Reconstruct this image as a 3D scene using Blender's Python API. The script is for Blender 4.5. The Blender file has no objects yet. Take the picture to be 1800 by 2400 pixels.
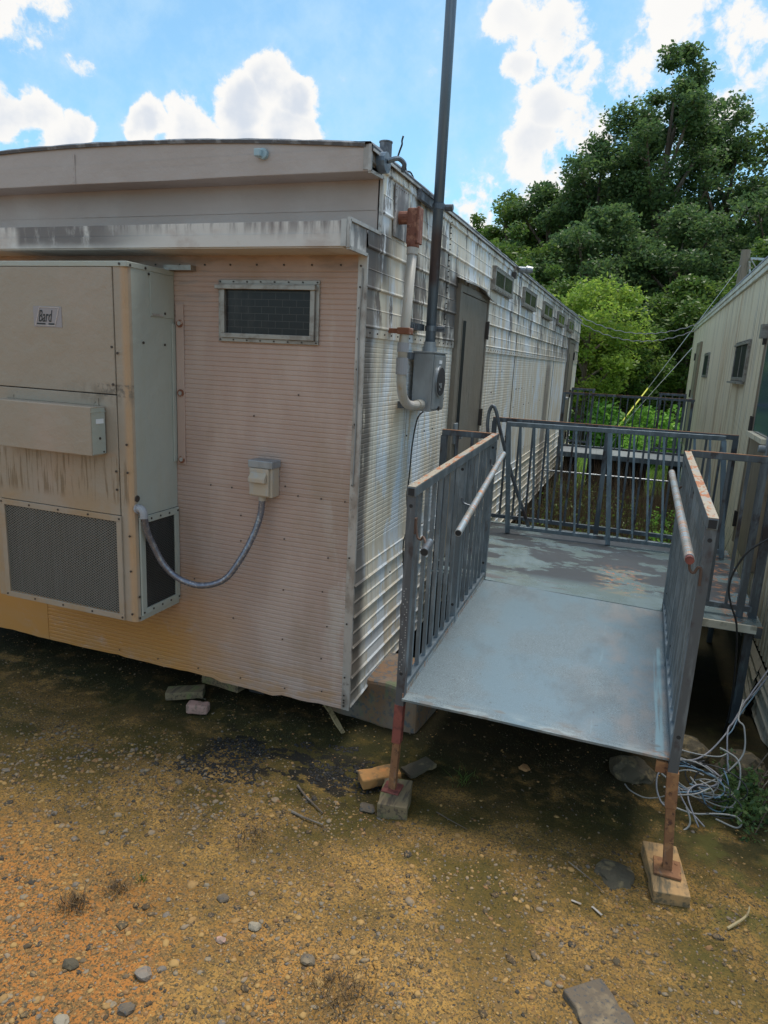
import bpy, bmesh, math, random
import numpy as np
from mathutils import Vector, Matrix
from mathutils import noise as mn
R=math.radians
random.seed(7); rng=np.random.default_rng(7)
sc=bpy.context.scene; col=sc.collection
# ---------------------------------------------------------------- camera
cam=bpy.data.objects.new('camera',bpy.data.cameras.new('camera')); col.objects.link(cam); sc.camera=cam
rr=Vector((0.93575241,0.34922689,0.04907138)); uu=Vector((-0.12124296,0.18791458,0.97467341)); ff=Vector((-0.33116093,0.91800256,-0.21818282))
mw=Matrix((rr,uu,-ff)).transposed().to_4x4(); mw.translation=Vector((1.34868585,-3.28567812,1.95791378)); cam.matrix_world=mw
cam.data.sensor_fit='VERTICAL'; cam.data.sensor_height=24; cam.data.lens=1600.595/2400*24
cam.data.clip_start=.05; cam.data.clip_end=3000
# ---------------------------------------------------------------- light
SUN=Vector((.12,.30,1.0)).normalized()       # towards the sun: ahead of the camera, high, behind thin cloud
el=math.asin(SUN.z); az=math.atan2(SUN.x,SUN.y)
sl=bpy.data.lights.new('sun','SUN'); sl.energy=2.6; sl.angle=R(26); sl.color=(1,.93,.83)
so=bpy.data.objects.new('sun',sl); so.rotation_euler=(-SUN).to_track_quat('-Z','Y').to_euler(); so.location=(0,20,40); col.objects.link(so)
sc.view_settings.view_transform='Standard'; sc.view_settings.look='None'; sc.view_settings.gamma=1; sc.view_settings.exposure=.62
sc.cycles.use_denoising=True; sc.cycles.max_bounces=6; sc.cycles.transparent_max_bounces=8
w=bpy.data.worlds.new('World'); sc.world=w; w.use_nodes=True; nt=w.node_tree; nt.nodes.clear()
def N(t,kind,**k):
    n=t.nodes.new(kind)
    for a,b in k.items():
        if a.startswith('i_'):
            n.inputs[a[2:].replace('_',' ')].default_value=b
        else: setattr(n,a,b)
    return n
def lk(t,a,b): t.links.new(a,b)
def math_(t,op,a,b=None,clamp=False):
    n=t.nodes.new('ShaderNodeMath'); n.operation=op; n.use_clamp=clamp
    for i,v in enumerate((a,b)):
        if v is None: continue
        if isinstance(v,(int,float)): n.inputs[i].default_value=v
        else: lk(t,v,n.inputs[i])
    return n.outputs[0]
def mrange(t,v,a,b,c=0.,d=1.,sm=True):
    n=t.nodes.new('ShaderNodeMapRange'); n.interpolation_type='SMOOTHSTEP' if sm else 'LINEAR'
    lk(t,v,n.inputs[0])
    for i,x in enumerate((a,b,c,d)): n.inputs[i+1].default_value=x
    return n.outputs[0]
def mixc(t,f,a,b):
    n=t.nodes.new('ShaderNodeMix'); n.data_type='RGBA'
    if isinstance(f,float): n.inputs[0].default_value=f
    else: lk(t,f,n.inputs[0])
    for i,v in ((6,a),(7,b)):
        if isinstance(v,tuple): n.inputs[i].default_value=(*v[:3],1)
        else: lk(t,v,n.inputs[i])
    return n.outputs[2]
sky=N(nt,'ShaderNodeTexSky',sky_type='NISHITA',sun_disc=False,sun_elevation=el,sun_rotation=az,air_density=1.0,dust_density=.6,ozone_density=1.5)
tc=N(nt,'ShaderNodeTexCoord'); nrm=N(nt,'ShaderNodeVectorMath',operation='NORMALIZE'); lk(nt,tc.outputs['Generated'],nrm.inputs[0])
warp=N(nt,'ShaderNodeTexNoise'); warp.inputs['Scale'].default_value=11; warp.inputs['Detail'].default_value=7; warp.inputs['Roughness'].default_value=.55; lk(nt,nrm.outputs[0],warp.inputs[0])
wsub=N(nt,'ShaderNodeVectorMath',operation='SUBTRACT'); lk(nt,warp.outputs['Color'],wsub.inputs[0]); wsub.inputs[1].default_value=(.5,.5,.5)
wsc=N(nt,'ShaderNodeVectorMath',operation='SCALE'); lk(nt,wsub.outputs[0],wsc.inputs[0]); wsc.inputs[3].default_value=.075
wadd=N(nt,'ShaderNodeVectorMath',operation='ADD'); lk(nt,nrm.outputs[0],wadd.inputs[0]); lk(nt,wsc.outputs[0],wadd.inputs[1])
# cumulus built from lobes in sky directions: (direction, radius, weight)
LOBES=[((-.455,.80,.332),.001,0),((-.472,.82,.318),.046,1),((-.505,.81,.288),.05,1),((-.452,.845,.303),.038,1),((-.56,.785,.262),.042,.95),((-.605,.755,.265),.028,.9),((-.462,.855,.265),.05,1),((-.52,.82,.245),.05,1),
 ((-.70,.665,.262),.036,.95),((-.672,.70,.255),.036,.95),((-.68,.69,.235),.05,.95),((-.72,.64,.25),.045,.9),
 ((-.70,.63,.350),.06,.62),((-.665,.65,.368),.05,.6),((-.655,.69,.312),.020,.42),
 ((-.14,.905,.385),.055,.72),((-.19,.89,.395),.05,.7),((-.11,.925,.345),.045,.72),((-.150,.935,.31),.05,.8),((-.165,.945,.270),.05,.8),((-.105,.95,.285),.055,.75),((-.05,.94,.33),.06,.58),((-.01,.92,.40),.07,.6),((.05,.93,.36),.08,.55),((.02,.95,.30),.08,.6),((-.185,.92,.355),.028,.75),
 ((-.24,.95,.17),.10,.5),((-.1,.97,.19),.12,.6),((.25,.9,.3),.16,.8),((.5,.8,.3),.2,.8),((-.9,.3,.3),.2,.8),((-.5,-.7,.45),.35,.9),((.4,-.8,.35),.4,.9),((.9,-.1,.4),.3,.9),((-.9,-.4,.3),.3,.8),((0,-.3,.95),.4,.9),((.1,.5,.86),.2,.7)]
cur=None
for d,r,wt in LOBES:
    v=Vector(d).normalized()
    dn=N(nt,'ShaderNodeVectorMath',operation='DISTANCE'); lk(nt,wadd.outputs[0],dn.inputs[0]); dn.inputs[1].default_value=v
    m=mrange(nt,dn.outputs['Value'],r*1.25,r*.2,0,wt)
    cur=m if cur is None else math_(nt,'MAXIMUM',cur,m)
cn=N(nt,'ShaderNodeTexNoise'); cn.inputs['Scale'].default_value=14; cn.inputs['Detail'].default_value=12; cn.inputs['Roughness'].default_value=.62; lk(nt,nrm.outputs[0],cn.inputs[0])
cf=N(nt,'ShaderNodeTexNoise'); cf.inputs['Scale'].default_value=55; cf.inputs['Detail'].default_value=9; cf.inputs['Roughness'].default_value=.6; lk(nt,wadd.outputs[0],cf.inputs[0])
dens=math_(nt,'ADD',math_(nt,'ADD',cur,math_(nt,'MULTIPLY',math_(nt,'SUBTRACT',cn.outputs['Fac'],.5),1.5)),math_(nt,'MULTIPLY',math_(nt,'SUBTRACT',cf.outputs['Fac'],.5),.8))
mask=mrange(nt,dens,.22,.60)
up=N(nt,'ShaderNodeVectorMath',operation='ADD'); lk(nt,nrm.outputs[0],up.inputs[0]); up.inputs[1].default_value=(-.006,.004,.016)
cn2=N(nt,'ShaderNodeTexNoise'); cn2.inputs['Scale'].default_value=14; cn2.inputs['Detail'].default_value=5; cn2.inputs['Roughness'].default_value=.55; lk(nt,up.outputs[0],cn2.inputs[0])
core=math_(nt,'MULTIPLY',mrange(nt,cur,.55,1.0),mrange(nt,cn2.outputs['Fac'],.36,.66,0,.75))
veil=mrange(nt,cn.outputs['Fac'],.35,.70,.18,.55)
sepz=N(nt,'ShaderNodeSeparateXYZ'); lk(nt,nrm.outputs[0],sepz.inputs[0])
hz=mrange(nt,sepz.outputs['Z'],.34,.0,0,.55)
allm=math_(nt,'MAXIMUM',mask,math_(nt,'MAXIMUM',veil,hz))
ccol=mixc(nt,core,(.95,.94,.92),(.58,.66,.78))
ccol=mixc(nt,math_(nt,'MULTIPLY',math_(nt,'SUBTRACT',1.0,mask),.8,True),ccol,(.50,.78,1.0))
b1=N(nt,'ShaderNodeBackground'); tint=N(nt,'ShaderNodeMix',data_type='RGBA',blend_type='MULTIPLY'); tint.inputs[0].default_value=1; tint.inputs[7].default_value=(.80,1.18,1.18,1)
lk(nt,sky.outputs[0],tint.inputs[6]); lk(nt,tint.outputs[2],b1.inputs[0]); b1.inputs[1].default_value=.11
b2=N(nt,'ShaderNodeBackground'); lk(nt,ccol,b2.inputs[0]); b2.inputs[1].default_value=.67
ms=N(nt,'ShaderNodeMixShader'); lk(nt,allm,ms.inputs[0]); lk(nt,b1.outputs[0],ms.inputs[1]); lk(nt,b2.outputs[0],ms.inputs[2])
wo=N(nt,'ShaderNodeOutputWorld'); lk(nt,ms.outputs[0],wo.inputs[0])
# ---------------------------------------------------------------- materials
def mat(name,base,layers=(),rough=.6,metal=0.,bump=None,spec=.5,trans=0.,isl=None,twosided=None):
    m=bpy.data.materials.new(name); m.use_nodes=True; t=m.node_tree; b=t.nodes['Principled BSDF']
    g=N(t,'ShaderNodeNewGeometry'); P=g.outputs['Position']; sx=N(t,'ShaderNodeSeparateXYZ'); lk(t,P,sx.inputs[0]); AX={'x':sx.outputs[0],'y':sx.outputs[1],'z':sx.outputs[2]}
    def nz(s,d=6,off=0.,ro=.6):
        mp=N(t,'ShaderNodeMapping'); mp.inputs['Scale'].default_value=(s,s,s) if isinstance(s,(int,float)) else s; mp.inputs['Location'].default_value=(off,off*1.7,off*.6); lk(t,P,mp.inputs[0])
        n=N(t,'ShaderNodeTexNoise'); n.inputs['Scale'].default_value=1; n.inputs['Detail'].default_value=d; n.inputs['Roughness'].default_value=ro; lk(t,mp.outputs[0],n.inputs[0]); return n.outputs['Fac']
    c=base; rf=None
    if isl:   # colours picked per island
        rp=N(t,'ShaderNodeValToRGB'); rp.color_ramp.interpolation='CONSTANT' if len(isl)>3 else 'LINEAR'
        els=rp.color_ramp.elements
        for i,cc in enumerate(isl):
            e=els[i] if i<2 else els.new(i/len(isl)); e.position=i/len(isl); e.color=(*cc,1)
        lk(t,g.outputs['Random Per Island'],rp.inputs[0]); c=rp.outputs[0]
    for i,L in enumerate(layers):
        f=None
        if L.get('s') is not None: f=mrange(t,nz(L['s'],L.get('d',6),L.get('off',i*3.1+1),L.get('ro',.6)),L['lo'],L['hi'])
        for ax,a,bb in L.get('reg',()):
            src=AX[ax]
            if L.get('wob'): src=math_(t,'ADD',src,math_(t,'MULTIPLY',math_(t,'SUBTRACT',nz(L.get('ws',4),4,i+9.),.5),L['wob']))
            r_=mrange(t,src,a,bb); f=r_ if f is None else math_(t,'MULTIPLY',f,r_)
        if f is None: continue
        if L.get('amt',1)!=1: f=math_(t,'MULTIPLY',f,float(L['amt']))
        c=mixc(t,f,c,L['c'])
        if 'r' in L:
            if rf is None: rf=rough
            n=N(t,'ShaderNodeMix'); lk(t,f,n.inputs[0])
            if isinstance(rf,float): n.inputs[2].default_value=rf
            else: lk(t,rf,n.inputs[2])
            n.inputs[3].default_value=L['r']; rf=n.outputs[0]
    if isinstance(c,tuple): b.inputs['Base Color'].default_value=(*c,1)
    else: lk(t,c,b.inputs['Base Color'])
    if rf is None: b.inputs['Roughness'].default_value=rough
    else: lk(t,rf,b.inputs['Roughness'])
    b.inputs['Metallic'].default_value=metal; b.inputs['Specular IOR Level'].default_value=spec
    if bump:
        bs,bd=bump; bn=N(t,'ShaderNodeBump'); bn.inputs['Distance'].default_value=bd; bn.inputs['Strength'].default_value=.7; lk(t,nz(bs,8,5.),bn.inputs['Height']); lk(t,bn.outputs[0],b.inputs['Normal'])
    if trans:
        tr=N(t,'ShaderNodeBsdfTranslucent'); mx=N(t,'ShaderNodeMixShader'); mx.inputs[0].default_value=trans
        if isinstance(c,tuple): tr.inputs[0].default_value=(*c,1)
        else: lk(t,c,tr.inputs[0])
        o=t.nodes['Material Output']; lk(t,b.outputs[0],mx.inputs[1]); lk(t,tr.outputs[0],mx.inputs[2]); lk(t,mx.outputs[0],o.inputs[0])
    return m
MILD=(.085,.072,.066)
M={}
M['end']=mat('end_wall_paint',(.42,.30,.25),[
 dict(c=(.50,.38,.325),s=(3,3,1.2),lo=.45,hi=.7,amt=.7),
 dict(c=(.33,.235,.17),s=(2.2,2,1.0),lo=.5,hi=.72,amt=.6),
 dict(c=(.55,.49,.44),s=(6,6,2),lo=.50,hi=.66,amt=.6,reg=[('x',-.28,-.02)]),
 dict(c=(.47,.22,.055),s=(5,2,7),lo=.22,hi=.48,ro=.75,reg=[('z',.80,.20),('x',-.5,-1.3)],wob=.4,ws=2.2,amt=.95),
 dict(c=(.44,.24,.10),s=(6,5,16),lo=.42,hi=.62,reg=[('z',.30,.0)],amt=.6),
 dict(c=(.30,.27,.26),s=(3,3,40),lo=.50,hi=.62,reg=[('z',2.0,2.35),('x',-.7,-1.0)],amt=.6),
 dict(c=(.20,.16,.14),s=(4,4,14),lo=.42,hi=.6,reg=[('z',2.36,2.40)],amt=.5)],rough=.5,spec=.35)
M['fascia']=mat('fascia_paint',(.40,.345,.32),[dict(c=(.46,.41,.39),s=(2,2,3),lo=.45,hi=.65,amt=.6),dict(c=(.40,.33,.30),s=(5,5,1),lo=.5,hi=.7,amt=.4)],rough=.5,bump=(2.5,.03))
M['canopy']=mat('canopy_paint',(.60,.57,.54),[
 dict(c=(.42,.34,.30),s=(4,4,6),lo=.5,hi=.68,amt=.6),
 dict(c=(.13,.11,.105),s=(10,10,5),lo=.28,hi=.48,reg=[('x',-2.02,-1.97),('x',-.95,-1.5),('z',2.43,2.50)],amt=.95,wob=.06),
 dict(c=(.16,.13,.13),s=(24,24,3),lo=.40,hi=.58,reg=[('z',2.47,2.575),('x',-.75,-.3)],amt=.75),
 dict(c=(.14,.12,.12),s=(30,20,4),lo=.45,hi=.62,reg=[('z',2.5,2.575)],amt=.6),
 dict(c=(.12,.11,.11),s=(8,20,10),lo=.38,hi=.55,reg=[('x',-.01,.0)],amt=.7)],rough=.45)
M['side']=mat('side_wall_paint',(.70,.625,.50),[
 dict(c=(.80,.78,.72),s=(4,7,.9),lo=.48,hi=.58,amt=.8),
 dict(c=(.76,.82,.88),s=(3,3.6,1.3),lo=.52,hi=.56,amt=.85,off=4.),
 dict(c=(.70,.73,.75),s=(3,18,.4),lo=.50,hi=.68,amt=.55,off=8.),
 dict(c=(.50,.40,.28),s=(3,12,.6),lo=.54,hi=.70,amt=.6),
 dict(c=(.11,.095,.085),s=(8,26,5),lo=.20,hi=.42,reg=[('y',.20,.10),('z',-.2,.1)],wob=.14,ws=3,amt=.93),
 dict(c=(.13,.105,.095),s=(4,6,2.0),lo=.535,hi=.60,reg=[('z',2.04,2.2)],amt=.9,ro=.72),
 dict(c=MILD,s=(5,11,4),lo=.33,hi=.50,reg=[('z',2.02,2.12),('z',2.76,2.5),('y',.95,1.2),('y',1.95,1.7)],amt=.92,wob=.2),
 dict(c=MILD,s=(5,14,4),lo=.30,hi=.48,reg=[('z',2.25,2.42),('z',2.68,2.58),('y',.42,.25)],amt=.92,wob=.1),
 dict(c=(.15,.12,.11),s=(5,14,2.5),lo=.38,hi=.52,reg=[('z',2.1,2.2),('z',2.6,2.4),('y',.50,.60),('y',.98,.85)],amt=.85,wob=.1),
 dict(c=(.12,.10,.09),s=(5,9,2.2),lo=.42,hi=.54,reg=[('z',2.04,2.15),('y',5.0,9.0)],amt=.88),
 dict(c=(.12,.105,.09),s=(5,9,1.2),lo=.48,hi=.60,reg=[('z',2.75,2.92),('y',2.6,3.2)],amt=.75),
 dict(c=(.20,.17,.15),s=(5,30,2.0),lo=.28,hi=.45,reg=[('y',7.05,7.2),('y',7.75,7.55),('z',2.2,1.9)],amt=.85),
 dict(c=(.20,.17,.14),s=(5,40,.9),lo=.57,hi=.66,reg=[('z',.2,.7)],amt=.55,off=12.),
 dict(c=(.20,.19,.17),s=(4,10,6),lo=.40,hi=.62,reg=[('z',.22,.02)],amt=.75)],rough=.5,spec=.4)
M['alum']=mat('weathered_aluminium',(.46,.44,.42),[dict(c=(.24,.20,.17),s=(9,9,5),lo=.45,hi=.65,amt=.7),dict(c=(.12,.10,.09),s=(30,30,20),lo=.58,hi=.7,amt=.6)],rough=.45,metal=.35)
M['tar']=mat('roof_tar',(.10,.11,.13),[dict(c=(.28,.30,.33),s=18,lo=.5,hi=.68,amt=.7)],rough=.55,bump=(40,.01))
M['roof']=mat('roof_coating',(.16,.165,.18),[dict(c=(.34,.34,.34),s=5,lo=.5,hi=.7,amt=.5)],rough=.6)
M['acf']=mat('unit_enamel',(.335,.275,.215),[  # front copy of the enamel, warm ground bounce mixed into its colour
 dict(c=(.41,.31,.25),s=(2,2,1),lo=.45,hi=.7,amt=.6),
 dict(c=(.36,.22,.10),s=(3,3,2),lo=.42,hi=.65,reg=[('z',1.45,.9)],wob=.3,amt=.75),
 dict(c=(.52,.27,.10),s=None,reg=[('x',-1.185,-1.155),('x',-1.131,-1.14)],amt=.45),
 dict(c=(.17,.115,.065),s=(38,4,2.2),lo=.50,hi=.58,reg=[('z',1.10,1.16),('z',1.40,1.34),('y',-.36,-.375)],amt=.7),
 dict(c=(.13,.11,.09),s=40,lo=.40,hi=.6,reg=[('x',-1.36,-1.34),('z',1.69,1.70),('z',1.765,1.755),('y',-.3,-.37)],amt=.8),
 dict(c=(.20,.16,.12),s=(24,24,9),lo=.42,hi=.62,reg=[('x',-1.62,-1.35),('z',1.63,1.70),('z',1.78,1.73),('y',-.3,-.37)],amt=.7)],rough=.42,spec=.4,bump=(2.2,.03))
M['acs']=mat('unit_enamel_sky_tinted',(.37,.385,.345),[dict(c=(.36,.35,.28),s=(2,5,.9),lo=.45,hi=.65,amt=.6)],rough=.4,bump=(2.2,.03))  # same enamel as the front, cool skylight put into its colour
M['dark']=mat('dark_void',(.02,.02,.022),rough=.8)
M['fin']=mat('coil_fins',(.03,.032,.035),[dict(c=(.08,.08,.09),s=(120,4,2),lo=.45,hi=.6)],rough=.5,metal=.3)
M['meshd']=mat('dark_side_wire',(.07,.07,.065),rough=.5)
M['mesh']=mat('grille_wire',(.27,.255,.22),rough=.45,metal=.1)
M['rustbolt']=mat('rusty_steel',(.20,.075,.04),[dict(c=(.42,.30,.24),s=30,lo=.5,hi=.65)],rough=.8)
M['screw']=mat('screw_heads',(.06,.05,.045),rough=.5,metal=.4)
M['glass']=mat('dirty_window_pane',(.030,.032,.036),[dict(c=(.085,.085,.09),s=(6,3,3),lo=.45,hi=.7)],rough=.12,spec=.6)
M['frame']=mat('window_frame_metal',(.32,.30,.275),[dict(c=(.20,.17,.15),s=(14,14,20),lo=.45,hi=.62,amt=.8)],rough=.4,metal=.5)
M['door']=mat('brown_grey_door_paint',(.20,.172,.138),[dict(c=(.21,.19,.16),s=(3,3,1.2),lo=.45,hi=.65),dict(c=(.10,.085,.07),s=(9,9,3),lo=.6,hi=.7,amt=.5)],rough=.5,bump=(3,.02))
M['steel']=mat('dull_galvanised_steel',(.13,.16,.185),[dict(c=(.20,.24,.275),s=(14,14,5),lo=.45,hi=.65),dict(c=(.085,.06,.05),s=(9,9,4),lo=.60,hi=.70,amt=.6,r=.8)],rough=.42,metal=.45)
M['steelrust']=mat('rusting_rail_top',(.36,.31,.24),[dict(c=(.26,.29,.31),s=(6,3,6),lo=.5,hi=.62,amt=.6),dict(c=(.34,.125,.05),s=(30,10,20),lo=.50,hi=.58,amt=.9,r=.85),dict(c=(.17,.06,.03),s=60,lo=.58,hi=.66)],rough=.5,metal=.2)
M['bar']=mat('dark_steel_bar',(.10,.115,.135),[dict(c=(.17,.20,.23),s=(20,20,3),lo=.5,hi=.65),dict(c=(.07,.045,.038),s=(9,9,5),lo=.52,hi=.65,amt=.8,r=.8)],rough=.42,metal=.45)
M['legrust']=mat('rusted_leg_steel',(.22,.10,.045),[dict(c=(.30,.145,.06),s=20,lo=.5,hi=.6),dict(c=(.16,.15,.14),s=(16,16,6),lo=.55,hi=.7,amt=.6),dict(c=(.08,.035,.02),s=40,lo=.55,hi=.68)],rough=.8,bump=(90,.002))
M['primer']=mat('red_primer_steel',(.22,.06,.045),[dict(c=(.11,.03,.025),s=25,lo=.45,hi=.65)],rough=.7)
M['galvpipe']=mat('galvanised_pipe',(.38,.43,.46),[dict(c=(.40,.19,.09),s=(16,70,16),lo=.53,hi=.60,amt=.9,r=.8),dict(c=(.28,.24,.18),s=(5,8,5),lo=.48,hi=.62,amt=.6)],rough=.36,metal=.55)
M['deck']=mat('speckled_steel_deck',(.125,.16,.18),[
 dict(c=(.21,.26,.285),s=170,lo=.52,hi=.62,d=2,amt=.8),dict(c=(.055,.065,.075),s=190,lo=.56,hi=.64,d=2,amt=.75,off=30.),
 dict(c=(.135,.195,.235),s=(3,2,3),lo=.45,hi=.62,amt=.7,r=.28),
 dict(c=(.23,.20,.185),s=(5,3,3),lo=.42,hi=.62,reg=[('x',1.1,1.5)],amt=.6),
 dict(c=(.22,.36,.42),s=(40,2,3),lo=.42,hi=.56,reg=[('x',1.585,1.60),('x',1.635,1.62),('y',.75,.68)],amt=.7),
 dict(c=(.20,.28,.31),s=(30,3,3),lo=.50,hi=.62,reg=[('x',1.312,1.318),('x',1.330,1.324)],amt=.5),
 dict(c=(.085,.095,.10),s=(2.4,1.2,3),lo=.54,hi=.70,amt=.5,ro=.7),
 dict(c=(.06,.065,.07),s=(34,34,3),lo=.68,hi=.72,amt=.6,d=3),
 dict(c=(.30,.34,.34),s=(5,20,12),lo=.44,hi=.62,reg=[('y',-.30,-.40)],amt=.6),
 dict(c=(.14,.13,.12),s=(9,26,9),lo=.54,hi=.62,reg=[('y',-.28,-.34)],amt=.7),
 dict(c=(.40,.17,.06),s=30,lo=.45,hi=.58,reg=[('x',1.5,1.67),('y',-.34,-.41)],amt=.9)],rough=.36,spec=.6,bump=(420,.0012))
M['landing']=mat('stained_wet_landing',(.125,.165,.17),[
 dict(c=(.17,.225,.25),s=(2.4,3.2,3),lo=.44,hi=.60,r=.12,ro=.7),  # glossy wet patches, their bluish highlight also painted into the colour
 dict(c=(.16,.17,.12),s=(3,4,3),lo=.46,hi=.62,amt=.45,reg=[('x',1.0,.4)]),
 dict(c=(.026,.027,.034),s=(2.3,4.2,3),lo=.475,hi=.505,r=.5,off=2.3,amt=.9,ro=.6,d=10,reg=[('y',1.55,1.75)]),
 dict(c=(.09,.085,.09),s=(3,12,3),lo=.50,hi=.54,r=.5,off=7.,amt=.9,reg=[('y',1.62,1.50),('x',1.15,.95)]),
 dict(c=(.28,.105,.04),s=(20,34,3),lo=.56,hi=.60,reg=[('x',1.15,1.3),('x',1.56,1.5),('y',1.5,1.65),('y',2.35,2.1)],amt=.9,r=.7),
 dict(c=(.25,.22,.15),s=(7,12,3),lo=.50,hi=.60,reg=[('x',1.15,1.3),('x',1.6,1.5),('y',1.45,1.6),('y',2.35,2.1)],amt=.55,off=3.),
 dict(c=(.45,.18,.06),s=20,lo=.5,hi=.6,reg=[('x',1.95,2.1)],amt=.6)],rough=.30,spec=.6)
M['pvc']=mat('aged_pvc',(.40,.37,.32),[dict(c=(.46,.43,.41),s=(9,9,3),lo=.45,hi=.6),dict(c=(.36,.24,.12),s=(26,26,3),lo=.55,hi=.68,amt=.6)],rough=.45)
M['pvcg']=mat('grey_pvc',(.30,.30,.32),rough=.45)
M['galvbox']=mat('meter_box_enamel',(.30,.325,.35),[dict(c=(.22,.235,.25),s=(6,6,2),lo=.45,hi=.65)],rough=.36,metal=.3)
M['mast']=mat('service_mast_steel',(.115,.15,.19),[dict(c=(.16,.21,.26),s=(20,20,1.2),lo=.45,hi=.62),dict(c=(.10,.06,.055),s=(6,6,2),lo=.46,hi=.56,reg=[('z',2.36,2.45),('z',2.80,2.66)],amt=.8)],rough=.4,metal=.4)
M['lbrust']=mat('rusted_elbow',(.20,.075,.05),[dict(c=(.32,.15,.10),s=24,lo=.48,hi=.60),dict(c=(.13,.05,.035),s=40,lo=.55,hi=.65)],rough=.75,bump=(80,.002))
M['flex']=mat('flexible_metal_conduit',(.19,.20,.25),[dict(c=(.42,.42,.43),s=60,lo=.52,hi=.6,amt=.6),dict(c=(.16,.16,.19),s=30,lo=.5,hi=.62,amt=.7)],rough=.35,metal=.6)
M['discb']=mat('faded_disconnect_enamel',(.42,.35,.27),[dict(c=(.36,.36,.35),s=(30,60,9),lo=.5,hi=.6,amt=.5)],rough=.5)
M['wood']=mat('weathered_timber',(.20,.15,.085),[dict(c=(.10,.075,.05),s=(60,6,60),lo=.48,hi=.6),dict(c=(.16,.20,.06),s=9,lo=.5,hi=.65,amt=.6)],rough=.85,bump=(60,.004))
M['wood2']=mat('cracked_orange_timber',(.30,.19,.09),[dict(c=(.13,.10,.06),s=(50,6,50),lo=.48,hi=.6),dict(c=(.44,.26,.11),s=7,lo=.5,hi=.6,amt=.8)],rough=.85,bump=(60,.004))
M['lath']=mat('bare_lath_wood',(.36,.28,.15),[dict(c=(.22,.16,.08),s=(30,9,30),lo=.5,hi=.6)],rough=.8)
M['brick']=mat('muddy_brick',(.36,.18,.06),[dict(c=(.18,.11,.05),s=16,lo=.5,hi=.65),dict(c=(.48,.20,.06),s=8,lo=.52,hi=.6)],rough=.9,bump=(60,.004))
M['pink']=mat('pinkish_brick',(.40,.24,.20),[dict(c=(.25,.17,.13),s=30,lo=.5,hi=.6)],rough=.9,bump=(80,.003))
M['conc']=mat('stained_concrete',(.20,.17,.14),[dict(c=(.22,.12,.06),s=(3,3,2),lo=.40,hi=.6,amt=.8),dict(c=(.11,.11,.11),s=30,lo=.5,hi=.6),dict(c=(.15,.17,.10),s=(9,9,3),lo=.55,hi=.65)],rough=.9,bump=(60,.004))
M['block']=mat('grey_block',(.27,.235,.18),[dict(c=(.15,.125,.09),s=9,lo=.5,hi=.65)],rough=.9,spec=.15,bump=(90,.003))
M['slab']=mat('grey_flat_stone',(.125,.100,.075),[dict(c=(.22,.17,.11),s=12,lo=.5,hi=.68),dict(c=(.08,.08,.08),s=60,lo=.55,hi=.63)],rough=.9,spec=.15,bump=(70,.004))
M['rockd']=mat('dark_rock',(.075,.062,.04),[dict(c=(.17,.13,.07),s=14,lo=.5,hi=.62)],rough=.9,bump=(60,.006))
M['rocko']=mat('ochre_rock',(.34,.19,.08),rough=.9,bump=(60,.004))
M['tbw']=mat('corrugated_cream_paint',(.76,.665,.49),[dict(c=(.47,.33,.17),s=(3,7,.5),lo=.52,hi=.62,amt=.6),dict(c=(.34,.31,.28),s=(4,22,.6),lo=.52,hi=.64,amt=.5),dict(c=(.50,.28,.12),s=(4,18,.6),lo=.55,hi=.62,reg=[('y',8.5,7.2),('y',5.4,6.0)],amt=.7)],rough=.5)
M['tbl']=mat('cream_lap_skirt',(.54,.50,.40),[dict(c=(.66,.63,.54),s=(4,3,2),lo=.45,hi=.6),dict(c=(.28,.24,.17),s=9,lo=.58,hi=.68,amt=.7)],rough=.5)
M['tbdoor']=mat('tan_door_frame_paint',(.28,.22,.15),[dict(c=(.17,.13,.10),s=(9,9,3),lo=.5,hi=.65,amt=.7)],rough=.55)
M['slit']=mat('dark_vision_glass',(.010,.013,.018),rough=.4,spec=.12)
M['blueglass']=mat('door_glass_painted_sky',(.06,.11,.17),rough=.12,spec=.8)  # blue of the reflected sky is painted into the glass colour
M['rubber']=mat('black_cable_sheath',(.02,.02,.022),rough=.5)
M['cabw']=mat('pale_cable_sheath',(.27,.27,.265),rough=.5)
M['cabb']=mat('blue_cable_sheath',(.12,.20,.28),rough=.45)
M['cabg']=mat('grey_cable_sheath',(.22,.22,.25),rough=.45)
M['hook']=mat('dark_rusty_hook',(.09,.05,.035),rough=.7)
M['yellow']=mat('yellow_guy_guard',(.75,.72,.05),rough=.5)
M['galvwire']=mat('guy_wire_steel',(.35,.37,.38),rough=.45,metal=.3)
M['grey']=mat('punched_holes',(.34,.34,.34),rough=.6)
M['white']=mat('white_sticker',(.72,.73,.75),rough=.5)
M['logobg']=mat('name_plate_grey',(.30,.27,.28),rough=.5)
M['logoink']=mat('name_plate_black',(.015,.015,.016),rough=.5)
M['logoline']=mat('name_plate_pale',(.62,.55,.52),rough=.5)
M['lampglass']=mat('cloudy_lamp_lens',(.30,.42,.48),rough=.3)
M['bark']=mat('bark',(.10,.075,.055),[dict(c=(.19,.16,.13),s=(6,6,1.5),lo=.5,hi=.65)],rough=.9)
M['pole']=mat('utility_pole_wood',(.24,.20,.16),[dict(c=(.15,.12,.10),s=(14,14,.8),lo=.5,hi=.6)],rough=.9)
def leaf(n,cs,tr=.4): return mat(n,cs[0],isl=cs,rough=.45,spec=.35,trans=tr)
M['leafd']=leaf('leaf_dark_green',[(.060,.118,.050),(.085,.155,.056),(.12,.19,.058)],.55)
M['leafm']=leaf('leaf_mid_green',[(.065,.13,.028),(.09,.17,.035),(.14,.21,.04)],.48)
M['leafl']=leaf('leaf_light_green',[(.15,.26,.04),(.22,.34,.05),(.30,.40,.065)],.55)
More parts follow.
